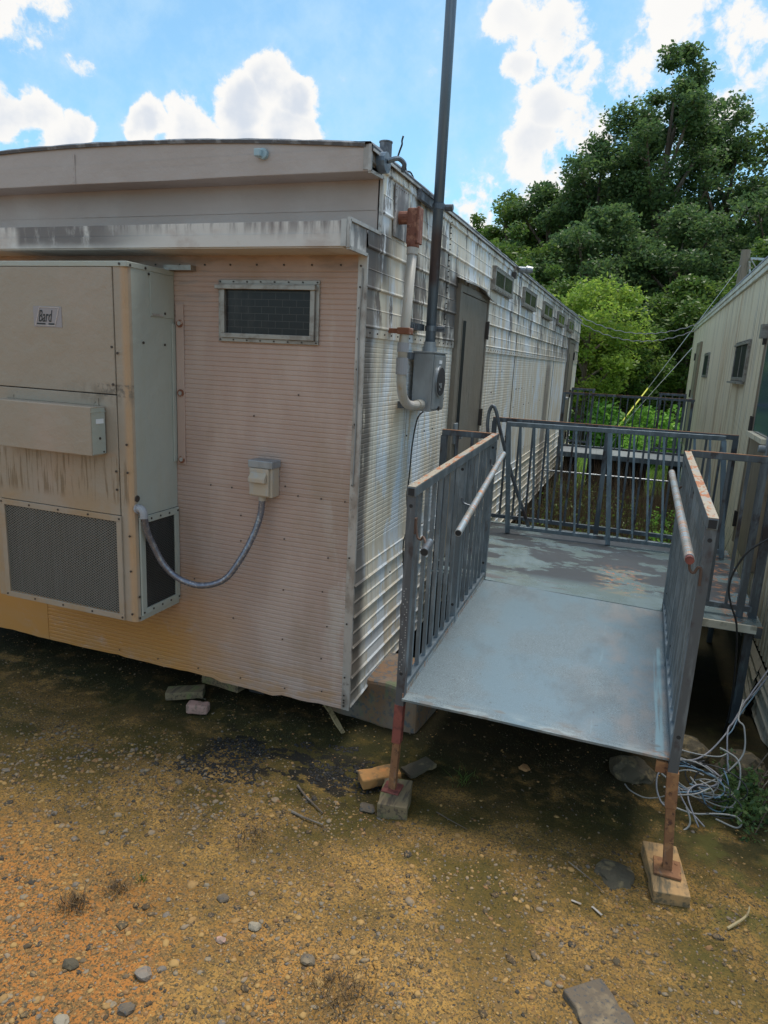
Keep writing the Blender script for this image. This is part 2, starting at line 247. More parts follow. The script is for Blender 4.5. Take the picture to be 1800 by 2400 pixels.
M['leafk']=leaf('leaf_bright_creeper',[(.10,.26,.04),(.15,.35,.05),(.24,.45,.08)],.5)
M['grass']=leaf('grass_blades',[(.16,.32,.05),(.24,.42,.07),(.34,.48,.10)],.4)
M['dryweed']=leaf('dry_weed_stems',[(.12,.08,.05),(.20,.15,.09),(.09,.06,.045)],.2)
M['moss']=leaf('ground_moss',[(.03,.042,.010),(.05,.062,.015),(.075,.08,.022)],.2)
M['litter']=mat('dry_litter',(.08,.05,.03),isl=[(.05,.032,.02),(.12,.075,.04),(.20,.13,.06)],rough=.9)
M['gravel']=mat('gravel',(.2,.15,.1),isl=[(.13,.095,.06),(.075,.055,.035),(.28,.17,.07),(.15,.13,.11),(.09,.07,.045),(.34,.21,.08),(.20,.165,.12),(.055,.048,.04),(.22,.12,.055),(.22,.17,.12)],layers=[dict(c=(.36,.22,.09),s=90,lo=.50,hi=.62,amt=.6)],rough=.9,spec=.15)
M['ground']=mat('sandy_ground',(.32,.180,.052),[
 dict(c=(.38,.215,.062),s=14,lo=.50,hi=.64,amt=.7),
 dict(c=(.15,.09,.026),s=(2.2,2.6,2),lo=.42,hi=.60,amt=.85),
 dict(c=(.36,.145,.038),s=(1.6,1.8,1),lo=.34,hi=.56,amt=.9,reg=[('y',-1.05,-1.6),('x',1.0,.1)]),
 dict(c=(.17,.105,.045),s=45,lo=.46,hi=.58,amt=.8),
 dict(c=(.075,.06,.032),s=110,lo=.50,hi=.58,amt=.85),
 dict(c=(.46,.31,.12),s=130,lo=.60,hi=.66,amt=.8,off=7.),
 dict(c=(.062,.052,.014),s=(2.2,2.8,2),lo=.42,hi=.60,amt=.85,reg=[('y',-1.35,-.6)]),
 dict(c=(.030,.030,.012),s=9,lo=.34,hi=.52,amt=.9,reg=[('y',-.50,-.02)],wob=.3),  # dark mossy soil, blackened further to paint in shade under ramp and end wall
 dict(c=(.09,.085,.025),s=5,lo=.42,hi=.6,amt=.8,reg=[('x',1.5,2.0),('y',-1.2,-.5)]),
 dict(c=(.014,.014,.014),s=(9,13,9),lo=.49,hi=.55,reg=[('x',-.85,-.6),('x',.45,.15),('y',-.62,-.42),('y',-.02,-.20)],amt=.93),
 dict(c=(.028,.024,.013),s=(3,3,3),lo=.25,hi=.42,reg=[('y',-.05,.35),('y',9,7)],amt=.9),  # damp soil colour, also carrying painted shade below the trailers and landing
 dict(c=(.10,.17,.035),s=(1,1,1),lo=.2,hi=.35,reg=[('y',9.8,11.0)],amt=.95)],rough=.95,spec=.15,bump=(70,.014))
m=mat('end_window_pane',(.022,.021,.023),[dict(c=(.045,.042,.042),s=(6,3,3),lo=.45,hi=.7)],rough=.2,spec=.22); M['glassb']=m; t=m.node_tree; b=t.nodes['Principled BSDF']
src=b.inputs['Base Color'].links[0].from_socket; gg=N(t,'ShaderNodeNewGeometry'); mp=N(t,'ShaderNodeMapping'); mp.inputs['Rotation'].default_value=(R(90),0,0); lk(t,gg.outputs['Position'],mp.inputs[0])
bt=N(t,'ShaderNodeTexBrick'); lk(t,mp.outputs[0],bt.inputs[0]); bt.inputs['Scale'].default_value=1; bt.inputs['Brick Width'].default_value=.082; bt.inputs['Row Height'].default_value=.036; bt.inputs['Mortar Size'].default_value=.0011; bt.inputs['Color1'].default_value=(0,0,0,1); bt.inputs['Color2'].default_value=(0,0,0,1); bt.inputs['Mortar'].default_value=(1,1,1,1)
lk(t,mixc(t,math_(t,'MULTIPLY',bt.outputs['Fac'],.55),src,(.12,.115,.11)),b.inputs['Base Color'])
# ---------------------------------------------------------------- geometry helpers
class G:
    def __init__(s): s.v=[]; s.f=[]; s.mi=[]
    def add(s,v,f,mi=0):
        o=len(s.v); s.v+= [tuple(p) for p in v]; s.f+=[tuple(i+o for i in q) for q in f]; s.mi+=[mi]*len(f); return s
    def box(s,x0,x1,y0,y1,z0,z1,mi=0):
        return s.add([(x,y,z) for x in (x0,x1) for y in (y0,y1) for z in (z0,z1)],[(0,1,3,2),(4,6,7,5),(0,4,5,1),(2,3,7,6),(0,2,6,4),(1,5,7,3)],mi)
    def fbox(s,F,u0,u1,v0,v1,n0,n1,mi=0):
        o,U,V,W=F
        return s.add([o+U*a+V*b+W*c for a in (u0,u1) for b in (v0,v1) for c in (n0,n1)],[(0,1,3,2),(4,6,7,5),(0,4,5,1),(2,3,7,6),(0,2,6,4),(1,5,7,3)],mi)
    def beam(s,p,q,w,h,up=(0,0,1),mi=0):
        p=Vector(p);q=Vector(q);d=(q-p).normalized(); sd=d.cross(Vector(up))
        if sd.length<1e-4: sd=d.cross(Vector((0,1,0)))
        sd.normalize(); u=sd.cross(d).normalized()
        return s.add([a+sd*w/2*i+u*h/2*j for a in (p,q) for i in (-1,1) for j in (-1,1)],[(0,1,3,2),(4,6,7,5),(0,4,5,1),(2,3,7,6),(0,2,6,4),(1,5,7,3)],mi)
    def tube(s,pts,r,n=10,mi=0,cap=True):
        pts=[Vector(p) for p in pts]; rs=r if isinstance(r,(list,tuple)) else [r]*len(pts)
        vs=[];fs=[];prev=None
        for i,p in enumerate(pts):
            d=((pts[min(i+1,len(pts)-1)]-pts[max(i-1,0)])).normalized()
            if prev is None:
                a=d.cross(Vector((0,0,1)));  a=a if a.length>1e-3 else d.cross(Vector((1,0,0)))
            else:
                a=prev-d*prev.dot(d)
            a.normalize(); prev=a; b=d.cross(a)
            for k in range(n):
                t=2*math.pi*k/n; vs.append(p+(a*math.cos(t)+b*math.sin(t))*rs[i])
        for i in range(len(pts)-1):
            for k in range(n): fs.append((i*n+k,i*n+(k+1)%n,(i+1)*n+(k+1)%n,(i+1)*n+k))
        if cap: fs+=[tuple(range(n))[::-1],tuple((len(pts)-1)*n+k for k in range(n))]
        return s.add(vs,fs,mi)
    def disc(s,c,nrm,r,th=.003,n=10,mi=0):
        c=Vector(c);nrm=Vector(nrm).normalized(); return s.tube([c,c+nrm*th],r,n,mi)
def smooth_path(pts,k=6):
    pts=[Vector(p) for p in pts]; out=[]
    P=[pts[0]*2-pts[1]]+pts+[pts[-1]*2-pts[-2]]
    for i in range(1,len(P)-2):
        for j in range(k):
            t=j/k; a,b,c,d=P[i-1:i+3]
            out.append(.5*((2*b)+(c-a)*t+(2*a-5*b+4*c-d)*t*t+(3*b-a-3*c+d)*t**3))
    out.append(pts[-1]); return out
def wloc(o):
    v=Vector(o.location)
    while o.parent: o=o.parent; v+=Vector(o.location)
    return v
def out(name,g,m,parent=None,smooth=False,bevel=0,recalc=True):
    me=bpy.data.meshes.new(name)
    if parent is None:
        a=np.array(g.v); L=Vector((float((a[:,0].min()+a[:,0].max())/2),float((a[:,1].min()+a[:,1].max())/2),float(a[:,2].min())))
    else: L=wloc(parent)
    me.from_pydata([(p[0]-L.x,p[1]-L.y,p[2]-L.z) for p in g.v],[],g.f)
    ms=m if isinstance(m,(list,tuple)) else [m]
    for x in ms: me.materials.append(M[x])
    if len(ms)>1: me.polygons.foreach_set('material_index',g.mi)
    if recalc and len(g.f)<60000:
        bm=bmesh.new(); bm.from_mesh(me); bmesh.ops.recalc_face_normals(bm,faces=bm.faces); bm.to_mesh(me); bm.free()
    if smooth or not recalc: me.polygons.foreach_set('use_smooth',[True]*len(me.polygons))
    me.update()
    if not recalc: me.set_sharp_from_angle(angle=R(9))
    o=bpy.data.objects.new(name,me); col.objects.link(o)
    if parent is not None: o.parent=parent
    else: o.location=L
    if smooth=='auto':
        pass
    if bevel:
        b=o.modifiers.new('bevel','BEVEL'); b.width=bevel; b.segments=2; b.limit_method='ANGLE'; b.angle_limit=R(40)
    return o
def outnp(name,V,F,m,parent=None,smooth=False):
    """V (n,3) array, F (m,k) array of equal-sided faces"""
    V=np.asarray(V,dtype=np.float32); F=np.asarray(F,dtype=np.int32)
    L=np.array(wloc(parent)) if parent is not None else np.array([V[:,0].mean(),V[:,1].mean(),V[:,2].min()])
    me=bpy.data.meshes.new(name); k=F.shape[1]
    me.vertices.add(len(V)); me.vertices.foreach_set('co',(V-L).astype(np.float32).ravel())
    me.loops.add(F.size); me.loops.foreach_set('vertex_index',F.ravel())
    me.polygons.add(len(F)); me.polygons.foreach_set('loop_start',np.arange(0,F.size,k,dtype=np.int32)); me.polygons.foreach_set('loop_total',np.full(len(F),k,dtype=np.int32))
    if smooth: me.polygons.foreach_set('use_smooth',np.ones(len(F),dtype=bool))
    me.materials.append(M[m]); me.update(calc_edges=True)
    o=bpy.data.objects.new(name,me); col.objects.link(o)
    if parent is not None: o.parent=parent
    else: o.location=tuple(float(x) for x in L)
    return o
def thing(name,loc,label,cat,group=None):
    o=bpy.data.objects.new(name,None); o.empty_display_size=.2; col.objects.link(o); o.location=loc; return tag(o,label,cat,group)
def tag(o,label,cat,group=None):
    o['label']=label; o['category']=cat
    if group: o['group']=group
    return o
X,Y,Z=Vector((1,0,0)),Vector((0,1,0)),Vector((0,0,1))
def vnoise(x,y,seed=0):
    xi=np.floor(x).astype(int); yi=np.floor(y).astype(int); fx=x-xi; fy=y-yi
    fx=fx*fx*(3-2*fx); fy=fy*fy*(3-2*fy)
    def h(a,b):
        n=(a*374761393+b*668265263+seed*1442695041)&0x7fffffff; n=((n^(n>>13))*1274126177)&0x7fffffff; return ((n^(n>>16))&0xffff)/65535.
    return (h(xi,yi)*(1-fx)+h(xi+1,yi)*fx)*(1-fy)+(h(xi,yi+1)*(1-fx)+h(xi+1,yi+1)*fx)*fy-.5
def sst(v,a,b): t=np.clip((v-a)/(b-a),0,1); return t*t*(3-2*t)
def gz(x,y):
    x=np.asarray(x,float); y=np.asarray(y,float)
    z=-.205+.0*x
    z=z-.22*sst(y,.5,2.6)*(1-sst(y,9.5,11.5))+.02*sst(y,10,13)
    z=z+.05*vnoise(x*.8,y*.8,1)+.02*vnoise(x*3,y*3,2)+.010*vnoise(x*9,y*9,3)+.005*vnoise(x*24,y*24,4)
    return z
# ---------------------------------------------------------------- ground
def axis(lo,hi,f0,f1,step):
    a=[f0]; 
    while a[-1]<f1: a.append(a[-1]+step)
    s=step
    while a[-1]<hi: s*=1.25; a.append(a[-1]+s)
    b=[f0]; s=step
    while b[-1]>lo: s*=1.25; b.append(b[-1]-s)
    return np.array(sorted(set(b+a)))
gx=axis(-600,600,-3.3,3.0,.03); gy=axis(-300,900,-2.4,1.6,.03)
XX,YY=np.meshgrid(gx,gy,indexing='ij'); ZZ=gz(XX,YY)
nx,ny=XX.shape; idx=np.arange(nx*ny).reshape(nx,ny)
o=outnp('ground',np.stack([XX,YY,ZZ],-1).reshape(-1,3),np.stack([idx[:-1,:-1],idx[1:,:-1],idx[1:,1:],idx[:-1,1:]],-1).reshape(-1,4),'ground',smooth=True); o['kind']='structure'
# ---------------------------------------------------------------- near trailer
TA=thing('portable_trailer',(0,0,0),'long cream classroom trailer with mildewed siding, brown doors and a ribbed tan end wall','trailer')
ZR=2.945
def roofz(x): return 2.95+.085*max(0,1-((x+1.8)/1.8)**2)
W=3.6; YE=11.95
# end wall: ribbed sheet below the canopy
def sheetgrid(us,vs,fn,skip=None):
    nu,nv=len(us),len(vs); V=[fn(u,v) for u in us for v in vs]; F=[]
    for i in range(nu-1):
        for j in range(nv-1):
            if skip and skip((us[i]+us[i+1])/2,(vs[j]+vs[j+1])/2): continue
            F.append((i*nv+j,(i+1)*nv+j,(i+1)*nv+j+1,i*nv+j+1))
    return V,F
def ribs(z0,z1,p,d):
    out_=[(z0,0.)]; z=z0
    while z<z1-p:
        out_+= [(z+p*.62,0.),(z+p*.78,d),(z+p,0.)]; z+=p
    out_.append((z1,0.)); return out_
def botz(x): return .012*mn.noise((x*1.3,0,0))+.008*mn.noise((x*9,3,0))-(.012 if -.9<x<-.45 else 0)+(.006 if x<-1.6 else 0)
rb=ribs(0.0,1.216,.0262,.0032)+[(1.2165,-.002),(1.222,-.003)]+[(z,d) for z,d in ribs(1.224,2.398,.0262,.0030)]
us=sorted(set([-3.6+.06*i for i in range(61)]+[-2.19,-2.188,-.03]))
def fe(u,v):
    z,d=v
    if u<-2.189 : d=0
    zz=z if z>.03 else z+botz(u)
    return (u,d+.006*mn.noise((u*1.6,z*2.2,4))+.0025*mn.noise((u*6,z*3,1))+(-.003 if u<-2.189 else 0),zz)
V,F=sheetgrid(us,rb,fe); g=G(); g.add(V,F)
g.box(-3.6,-.0,.0,.004,2.398,2.455)
out('end_wall',g,'end',TA,recalc=False)
# recessed strip, fascia, canopy
g=G(); g.box(-3.6,-.012,.165,.175,2.57,2.695); g.box(-1.905,-.012,.161,.171,2.692,2.84); g.box(-3.6,-1.9055,.163,.173,2.692,2.84)
out('recessed_panel',g,'fascia',TA)
g=G(); xs=[-3.6+.06*i for i in range(61)]
for a,b in zip(xs[:-1],xs[1:]):
    for (z0,z1,y0,y1) in ((2.836,2.90,0,-.003),(2.90,2.935,-.001,-.003),(2.935,None,0,0)):
        za=z1 if z1 else roofz(a)-.012; zb=z1 if z1 else roofz(b)-.012
        wv=lambda x,z:.004*mn.noise((x*2,z*5,2))
        g.add([(a,y0+wv(a,z0),z0),(b,y0+wv(b,z0),z0),(b,y1+wv(b,zb),zb),(a,y1+wv(a,za),za)],[(0,1,2,3)])
g.box(-3.6,-.004,.002,.172,2.834,2.838)
g.box(-1.786,-1.783,-.006,.0,2.838,2.99)
for z in (2.85,2.875,2.92): g.disc((-1.80,-.001,z),(0,-1,0),.005)
out('upper_fascia',g,'fascia',TA,recalc=False)
g=G(); g.box(-3.6,-.02,-.222,.16,2.563,2.570); g.box(-3.6,-.02,-.225,-.218,2.515,2.5685); g.box(-3.6,-.02,-.229,-.220,2.458,2.514); g.box(-3.6,-.02,-.218,.0,2.452,2.458)
g.box(-.02,.003,-.232,-.0,2.456,2.572)
out('canopy',g,'canopy',TA)
g=G(); g.box(-1.16,-.985,-.05,-.002,2.372,2.398); out('canopy_bracket',g,'frame',TA)
# trims
g=G()
prof=[(.0,.0),(.0,2.452),(-.228,2.452),(-.228,2.576),(.165,2.580),(.165,2.842),(-.004,2.832),(-.004,2.95)]
for (a,b),(c,d) in zip(prof[:-1],prof[1:]):
    g.beam((.006,a,b),(.006,c,d),.016,.016,up=(1,0,0))
g.box(-.034,.0,-.0065,-.0045,.0,2.452); g.box(-.03,.0,-.006,.0,2.84,2.95); g.box(-.03,-.0,-.236,-.2335,2.456,2.574)
for i in range(26): g.disc((-.02,-.0065,.03+i*.094),(0,-1,0),.006,.003,8)
out('corner_trim',g,'alum',TA)
g=G()
for i in range(14):
    g.disc((-.019,-.0096,[.025,.045,.06,.09,.2,.52,.9,1.3,1.62,1.9,2.05,2.2,2.3,2.4][i]),(0,-1,0),.0055,.002,8)
for x,z in [(-.15+random.uniform(-.03,.03),.08+.2*k) for k in range(5)]+[(-.42,.35+.3*k) for k in range(4)]+[(-.9+.14*k,1.205) for k in range(7)]+[(-1.6+.3*k,.045) for k in range(5)]+[(-.75,.42),(-1.02,.62),(-.62,1.62),(-.35,1.75),(-.7,.9),(-.7,1.05)]:
    g.disc((x,-.001,z),(0,-1,0),.0045,.004,7)
for k in range(10): g.disc((-.13-.16*k,-.0015,2.405),(0,-1,0),.005,.004,7)
out('screws',g,'screw',TA)
# side wall
upz=[]; z=2.112
k=0
for k in range(5):
    z0=2.112+.19*k
    upz+=[(z0,.013),(z0+.005,.015),(z0+.014,.011),(z0+.086,.009),(z0+.091,.011),(z0+.096,.006),(z0+.18,.003),(z0+.186,.004)]
upz=[q for q in upz if q[0]<2.90]+[(2.945,.003)]
lowz=[]
for k in range(5):
    z0=.005+.1815*k
    lowz+=[(z0,.017),(z0+.006,.020),(z0+.018,.012),(z0+.084,.009),(z0+.090,.013),(z0+.097,.007),(z0+.175,.003)]
mid=[(z,.004-d*.42) for z,d in ribs(.918,2.058,.0262,.0042)]
tr=[(2.06,.006),(2.064,.012),(2.104,.012),(2.108,.006)]
prof=[q for q in lowz if q[0]<.914]+mid+tr+upz
ys=[0,.17]+[.17+.095*(i+1) for i in range(124)]
ys=[y for y in ys if y<YE]+[YE]
def fs(y,v):
    z,d=v
    wv=.008*mn.noise((y*.7,z*1.0,7))+.002*mn.noise((y*1.6,z*1.5,3))
    if z<.03: z=z+.02*sst(np.array(y),.05,.6)*1.5+.010*mn.noise((y*3,0,5))+.006
    if 0<=y<.02: wv=0
    return (d+wv*.6,y,float(z))
V,F=sheetgrid(ys,prof,fs,skip=lambda y,q:False) if False else (None,None)
nv=len(prof); V=[fs(y,v) for y in ys for v in prof]; F=[]
for i in range(len(ys)-1):
    for j in range(nv-1):
        zc=(prof[j][0]+prof[j+1][0])/2; yc=(ys[i]+ys[i+1])/2
        if yc<.17 and 2.578<zc<2.84: continue
        F.append((i*nv+j,(i+1)*nv+j,(i+1)*nv+j+1,i*nv+j+1))
g=G(); g.add(V,F); out('side_wall',g,'side',TA,recalc=False)
g=G(); pass
for y in (1.46,4.40,7.9): gj=G(); gj.box(.006,.0115,y,y+.003,2.115 if y<2 else .92,2.94 if y<5 or y>8 else 2.06); out('panel_joint',gj,'screw',TA)
for k in range(22): g.box(.012,.022,1.455,1.465,2.14+.035*k,2.146+.035*k)
out('joint_rivets',g,'screw',TA)
g=G()
for k in range(110):
    y=.06+.107*k
    if 1.7<y<2.75: continue
    g.disc((.016,y,2.085),(1,0,0),.005,.004,7)
for k in range(70):
    y=.5+random.random()*7; z=random.choice([.3,.48,.66,.84,.95,1.2,1.5,1.7,1.9]); 
    if 1.7<y<2.75: continue
    g.disc((.010,y,z),(1,0,0),.005,.006,6)
out('side_screws',g,'screw',TA)
# far wall, back wall, floor
g=G(); g.box(-3.6,-.002,YE-.01,YE,.02,2.945); g.box(-3.6,-3.59,.01,YE-.01,.02,2.945); out('rear_walls',g,'fascia',TA)
g=G(); g.box(-3.58,-.03,.03,YE-.03,.10,.16)
for x in (-3.0,-.62): g.box(x-.05,x+.05,.05,YE-.05,-.06,.10)
out('underframe',g,'dark',TA)
# roof
g=G(); xr=[-3.62+.1207*i for i in range(31)]
for a,b in zip(xr[:-1],xr[1:]):
    for y0,y1 in ((-.012,.15),(.15,4),(4,8),(8,YE+.01)):
        g.add([(a,y0,roofz(a)),(b,y0,roofz(b)),(b,y1,roofz(b)),(a,y1,roofz(a))],[(0,1,2,3)])
out('roof',g,'roof',TA,recalc=False)
g=G(); yy=[-.015+.12*i for i in range(101)]
for a,b in zip(yy[:-1],yy[1:]):
    za=2.952+.010*mn.noise((a*6,1,0)); zb=2.952+.010*mn.noise((b*6,1,0)); wx=.022+.006*mn.noise((a*5,9,0))
    g.add([(.016,a,2.925),(.016,b,2.925),(wx,b,2.944),(wx,a,2.944),(.008,b,zb+.008),(.008,a,za+.008),(-.08,b,2.963),(-.08,a,2.963)],[(0,1,2,3),(3,2,4,5),(5,4,6,7)])
xx=[-3.62+.08*i for i in range(46)]
for a,b in zip(xx[:-1],xx[1:]):
    h=lambda x:roofz(x)+.008+.007*mn.noise((x*7,2,0))
    g.add([(a,-.010,roofz(a)-.014),(b,-.010,roofz(b)-.014),(b,-.018,roofz(b)+.0),(a,-.018,roofz(a)+.0),(b,-.010,h(b)),(a,-.010,h(a)),(b,.08,roofz(b)+.004),(a,.08,roofz(a)+.004)],[(0,1,2,3),(3,2,4,5),(5,4,6,7)])
out('roof_edge',g,'tar',TA,recalc=False)
g=G(); g.box(.016,.040,.70,1.10,2.86,2.905); g.box(.016,.048,.70,1.10,2.905,2.915); out('gutter_rail',g,'tar',TA)
g=G(); g.box(.02,.026,-.01,YE,2.918,2.930); out('eave_trim',g,'alum',TA)
# end window
E_=(Vector((0,0,0)),X,Z,-Y); S_=(Vector((0,0,0)),Y,Z,X)
def window(par,F,u0,u1,v0,v1,fw=.045,split=False,deep=.03,gm='glass',drip=True,nb=.003):
    g=G(); f2=fw*.45
    for a,b,c,d,n in ((u0,u1,v1-f2,v1,.012+nb),(u0,u1,v0,v0+f2,.012+nb),(u0,u0+f2,v0+f2,v1-f2,.012+nb),(u1-f2,u1,v0+f2,v1-f2,.012+nb)):
        g.fbox(F,a,b,c,d,.0,n)
    a0,a1,b0,b1=u0+f2,u1-f2,v0+f2,v1-f2; t=fw*.55
    for a,b,c,d in ((a0,a1,b1-t,b1),(a0,a1,b0,b0+t),(a0,a0+t,b0+t,b1-t),(a1-t,a1,b0+t,b1-t)):
        g.fbox(F,a,b,c,d,.0,deep)
    if drip: g.fbox(F,u0-.006,u1-.012,v1-.050,v1-.028,.012,deep+.016)
    if split: g.fbox(F,(u0+u1)/2-.009,(u0+u1)/2+.009,b0+t,b1-t,.004,nb+.010)
    w_=out('window',g,'frame',par,bevel=.002)
    g=G(); g.fbox(F,a0+t,a1-t,b0+t,b1-t,nb,nb+.006); out('pane',g,gm,w_)
    g=G()
    nsc=max(4,int((u1-u0)/.075))
    for k in range(nsc+1):
        for v in (v0+f2/2,v1-f2/2): g.disc(F[0]+F[1]*(u0+.012+(u1-u0-.024)*k/nsc)+F[2]*v+F[3]*(.012+nb),F[3],.0045,.004,7)
    out('screws',g,'screw',w_)
    return w_
window(TA,E_,-.836,-.238,2.010,2.329,gm='glassb')
for i in range(5):
    a=2.90+1.604*i; window(TA,S_,a,a+.88,2.600,2.800,.040,True,.040,drip=False,nb=.030)
# doors
def door(par,F,u0,u1,v0,v1,vis=True,hinge='r',m='door',fr='door'):
    g=G(); 
    g.fbox(F,u0,u0+.05,v0,v1,0,.042); g.fbox(F,u1-.045,u1,v0,v1,0,.042); g.fbox(F,u0+.05,u1-.045,v1-.055,v1,0,.042)
    fr_=out('door_frame',g,fr,par,bevel=.003)
    g=G(); g.fbox(F,u0+.053,u1-.048,v0,v1-.058,.005,.034)
    d=out('door',g,m,par,bevel=.002)
    if vis:
        a=u0+.053+.085; g=G(); h=v1-.25
        for q in ((a-.012,a,v0+.42,h),(a+.10,a+.112,v0+.42,h),(a-.012,a+.112,h,h+.014),(a-.012,a+.112,v0+.406,v0+.42)): g.fbox(F,*q,.034,.038)
        v=out('vision_panel',g,m,d); g=G(); g.fbox(F,a,a+.10,v0+.42,h,.034,.0368); out('pane',g,'slit',d)
    for z in (v0+.22,(v0+v1)/2+.02,v1-.28):
        g=G(); g.fbox(F,u1-.06,u1-.028,z-.07,z+.07,.034,.058); g.tube([F[0]+F[1]*(u1-.045)+F[2]*(z-.075)+F[3]*.056,F[0]+F[1]*(u1-.045)+F[2]*(z+.075)+F[3]*.056],.009,8); out('hinge',g,'screw',d)
    g=G(); g.fbox(F,u0+.075,u0+.155,v0+.90,v0+1.06,.034,.052); g.disc(F[0]+F[1]*(u0+.11)+F[2]*(v0+.97)+F[3]*.052,F[3],.028,.05,14); out('handle_plate',g,'galvbox',d,bevel=.004)
    return d
door(TA,S_,1.745,2.735,.445,2.52)
door(TA,S_,9.75,10.72,.445,2.47)
g=G()   # bent drip cap over the door
pts=[(y,2.535+.012*math.sin((y-1.7)*4)-(.035*(y-1.7)**2 if y>2.4 else 0)) for y in [1.70+.05*i for i in range(24)]]
for (a,za),(b,zb) in zip(pts[:-1],pts[1:]): g.add([(.004,a,za+.03),(.004,b,zb+.03),(.085,b,zb),(.085,a,za),(.085,b,zb-.012),(.085,a,za-.012)],[(0,1,2,3),(3,2,4,5)])
out('drip_cap',g,'alum',TA,recalc=False)
g=G(); g.fbox(S_,9.72,10.75,2.49,2.50,0,.06); out('drip_cap',g,'alum',TA)
# small fittings on the trailer
g=G(); g.tube([(-.571,-.0,2.932),(-.571,-.025,2.932)],.026,14); g.box(-.605,-.571,-.05,-.0,2.915,2.95); out('marker_lamp',g,'lampglass',TA,bevel=.004)
g=G(); g.tube([(.012,.10,2.893),(.055,.10,2.893)],.048,14); g.tube(smooth_path([(.055,.10,2.90),(.10,.12,2.915),(.12,.16,2.90),(.10,.2,2.88)]),.012,8); out('corner_lamp_stub',g,'mast',TA)
g=G(); g.tube([(-.02,.26,2.95),(-.02,.26,3.03)],.032,14); g.tube([(-.02,.26,3.03),(-.02,.26,3.036)],.035,14); out('roof_vent',g,'tar',TA)
g=G(); g.tube([(.0,4.15,2.93),(.09,4.15,2.925)],.03,12); g.tube([(.09,4.15,2.925),(.155,4.16,2.925)],[.044,.03],12)
out('security_lamp',g,'galvbox',TA)
g=G(); g.box(.01,.05,3.80,3.86,2.80,2.86); g.tube([(.03,3.83,2.86),(.03,3.87,2.92),(.03,4.1,2.93)],.008,6); out('lamp_wire_box',g,'screw',TA)
g=G(); g.tube(smooth_path([(-.007,-.012,2.39),(-.008,-.014,2.30),(-.017,-.012,2.14),(-.014,-.013,1.95),(-.012,-.012,1.6),(-.016,-.012,1.3)]),.0035,6); out('ground_wire',g,'cabw',TA)
# rusty ring bolts and strap beside the unit
g=G(); g.box(-1.118,-1.068,-.010,-.002,1.31,2.20); out('unit_flange',g,'end',TA,bevel=.002)
for z in (2.095,1.714,1.335):
    g=G(); g.tube([(-1.09,-.010,z),(-1.09,-.016,z)],.021,14,0); g.tube([(-1.09,-.016,z),(-1.09,-.021,z)],.011,12,1)
    out('ring_bolt',g,['rustbolt','alum'],TA)
# ---------------------------------------------------------------- wall unit
A0,A1,AY=-2.155,-1.131,-.376
AC=thing('air_conditioner',((A0+A1)/2,AY/2,.452),'tall beige wall-mounted air conditioner with expanded-metal grilles on the tan end wall','air conditioner')
g=G()
g.box(A1-.004,A1,AY+.03,-.003,1.052,2.345); g.box(A1-.004,A1,AY+.03,-.345,.452,1.052); pass
g.box(A1-.004,A1,-.345,-.003,.452,.482)
out('side_panel',g,'acs',AC)
g=G(); g.box(A0,A0+.004,AY+.01,-.003,.452,2.345); out('side_panel',g,'acs',AC)
g=G()  # rounded front corner post
pts=[(A1-.085,AY),(A1-.03,AY),(A1-.018,AY+.003),(A1-.006,AY+.012),(A1,AY+.030),(A1-.004,AY+.031),(A1-.085,AY+.01)]
n=len(pts); g.add([(x,y,z) for z in (.452,2.345) for x,y in pts],[(i,(i+1)%n,n+(i+1)%n,n+i) for i in range(n)]+[tuple(range(n))[::-1],tuple(range(n,2*n))])
out('corner_post',g,'acf',AC)
g=G(); g.box(A0-.004,A1+.004,AY-.006,-.002,2.345,2.372); out('top_cap',g,'acs',AC,bevel=.003)
g=G(); g.box(A0+.07,A1-.090,AY-.006,AY+.01,1.709,2.343); out('upper_panel',g,'acf',AC,bevel=.003)
g=G(); g.box(A0+.07,A1-.090,AY-.005,AY+.01,1.058,1.704); out('middle_panel',g,'acf',AC,bevel=.003)
g=G(); g.box(A0,A0+.068,AY,AY+.01,.452,2.344); out('corner_post',g,'acf',AC,bevel=.003)
g=G(); g.box(A0+.02,A1-.02,AY+.04,-.01,.47,2.33); out('inner_cabinet',g,'fin',AC)
def grille(par,F,u0,u1,v0,v1,fw,name='grille',pu=.0245,pv=.0152):
    g=G(); n0,n1=.0,.012
    for q in ((u0,u1,v1-fw,v1),(u0,u1,v0,v0+fw),(u0,u0+fw,v0+fw,v1-fw),(u1-fw,u1,v0+fw,v1-fw)): g.fbox(F,*q,n0,n1)
    fr=out(name+'_frame',g,'acf' if F[3].y<-.5 else 'acs',par,bevel=.002)
    a0,a1,b0,b1=u0+fw,u1-fw,v0+fw,v1-fw; W_,H_=a1-a0,b1-b0; s=pv/pu; g=G()
    for sg in (1,-1):
        c=-H_/s-pu
        while c<W_+H_/s+pu:
            # line u=c+t, v=s*t (sg=1) or mirrored
            t0=max(0,-c); t1=min(H_/s,W_-c)
            if t1>t0:
                p=[(c+t0,s*t0),(c+t1,s*t1)]
                q=[F[0]+F[1]*(a0+a if sg==1 else a1-a)+F[2]*(b0+b)+F[3]*.004 for a,b in p]
                g.beam(q[0],q[1],.0024,.0022,up=F[3])
            c+=pu
    out(name,g,'mesh' if name=='grille' else 'meshd',par)
    g=G(); 
    for k in range(5):
        for v in (v0+fw/2,v1-fw/2): g.disc(F[0]+F[1]*(u0+.012+(u1-u0-.024)*k/4)+F[2]*v+F[3]*n1,F[3],.006,.003,8)
    out('screws',g,'screw',fr)
FA=(Vector((0,AY-.0,0)),X,Z,-Y); FS=(Vector((A1,0,0)),Y,Z,X)
grille(AC,FA,-2.09,-1.212,.455,1.056,.033)
g=G(); g.box(-2.06,-1.24,AY+.028,AY+.032,.48,1.03); out('coil',g,'fin',AC)
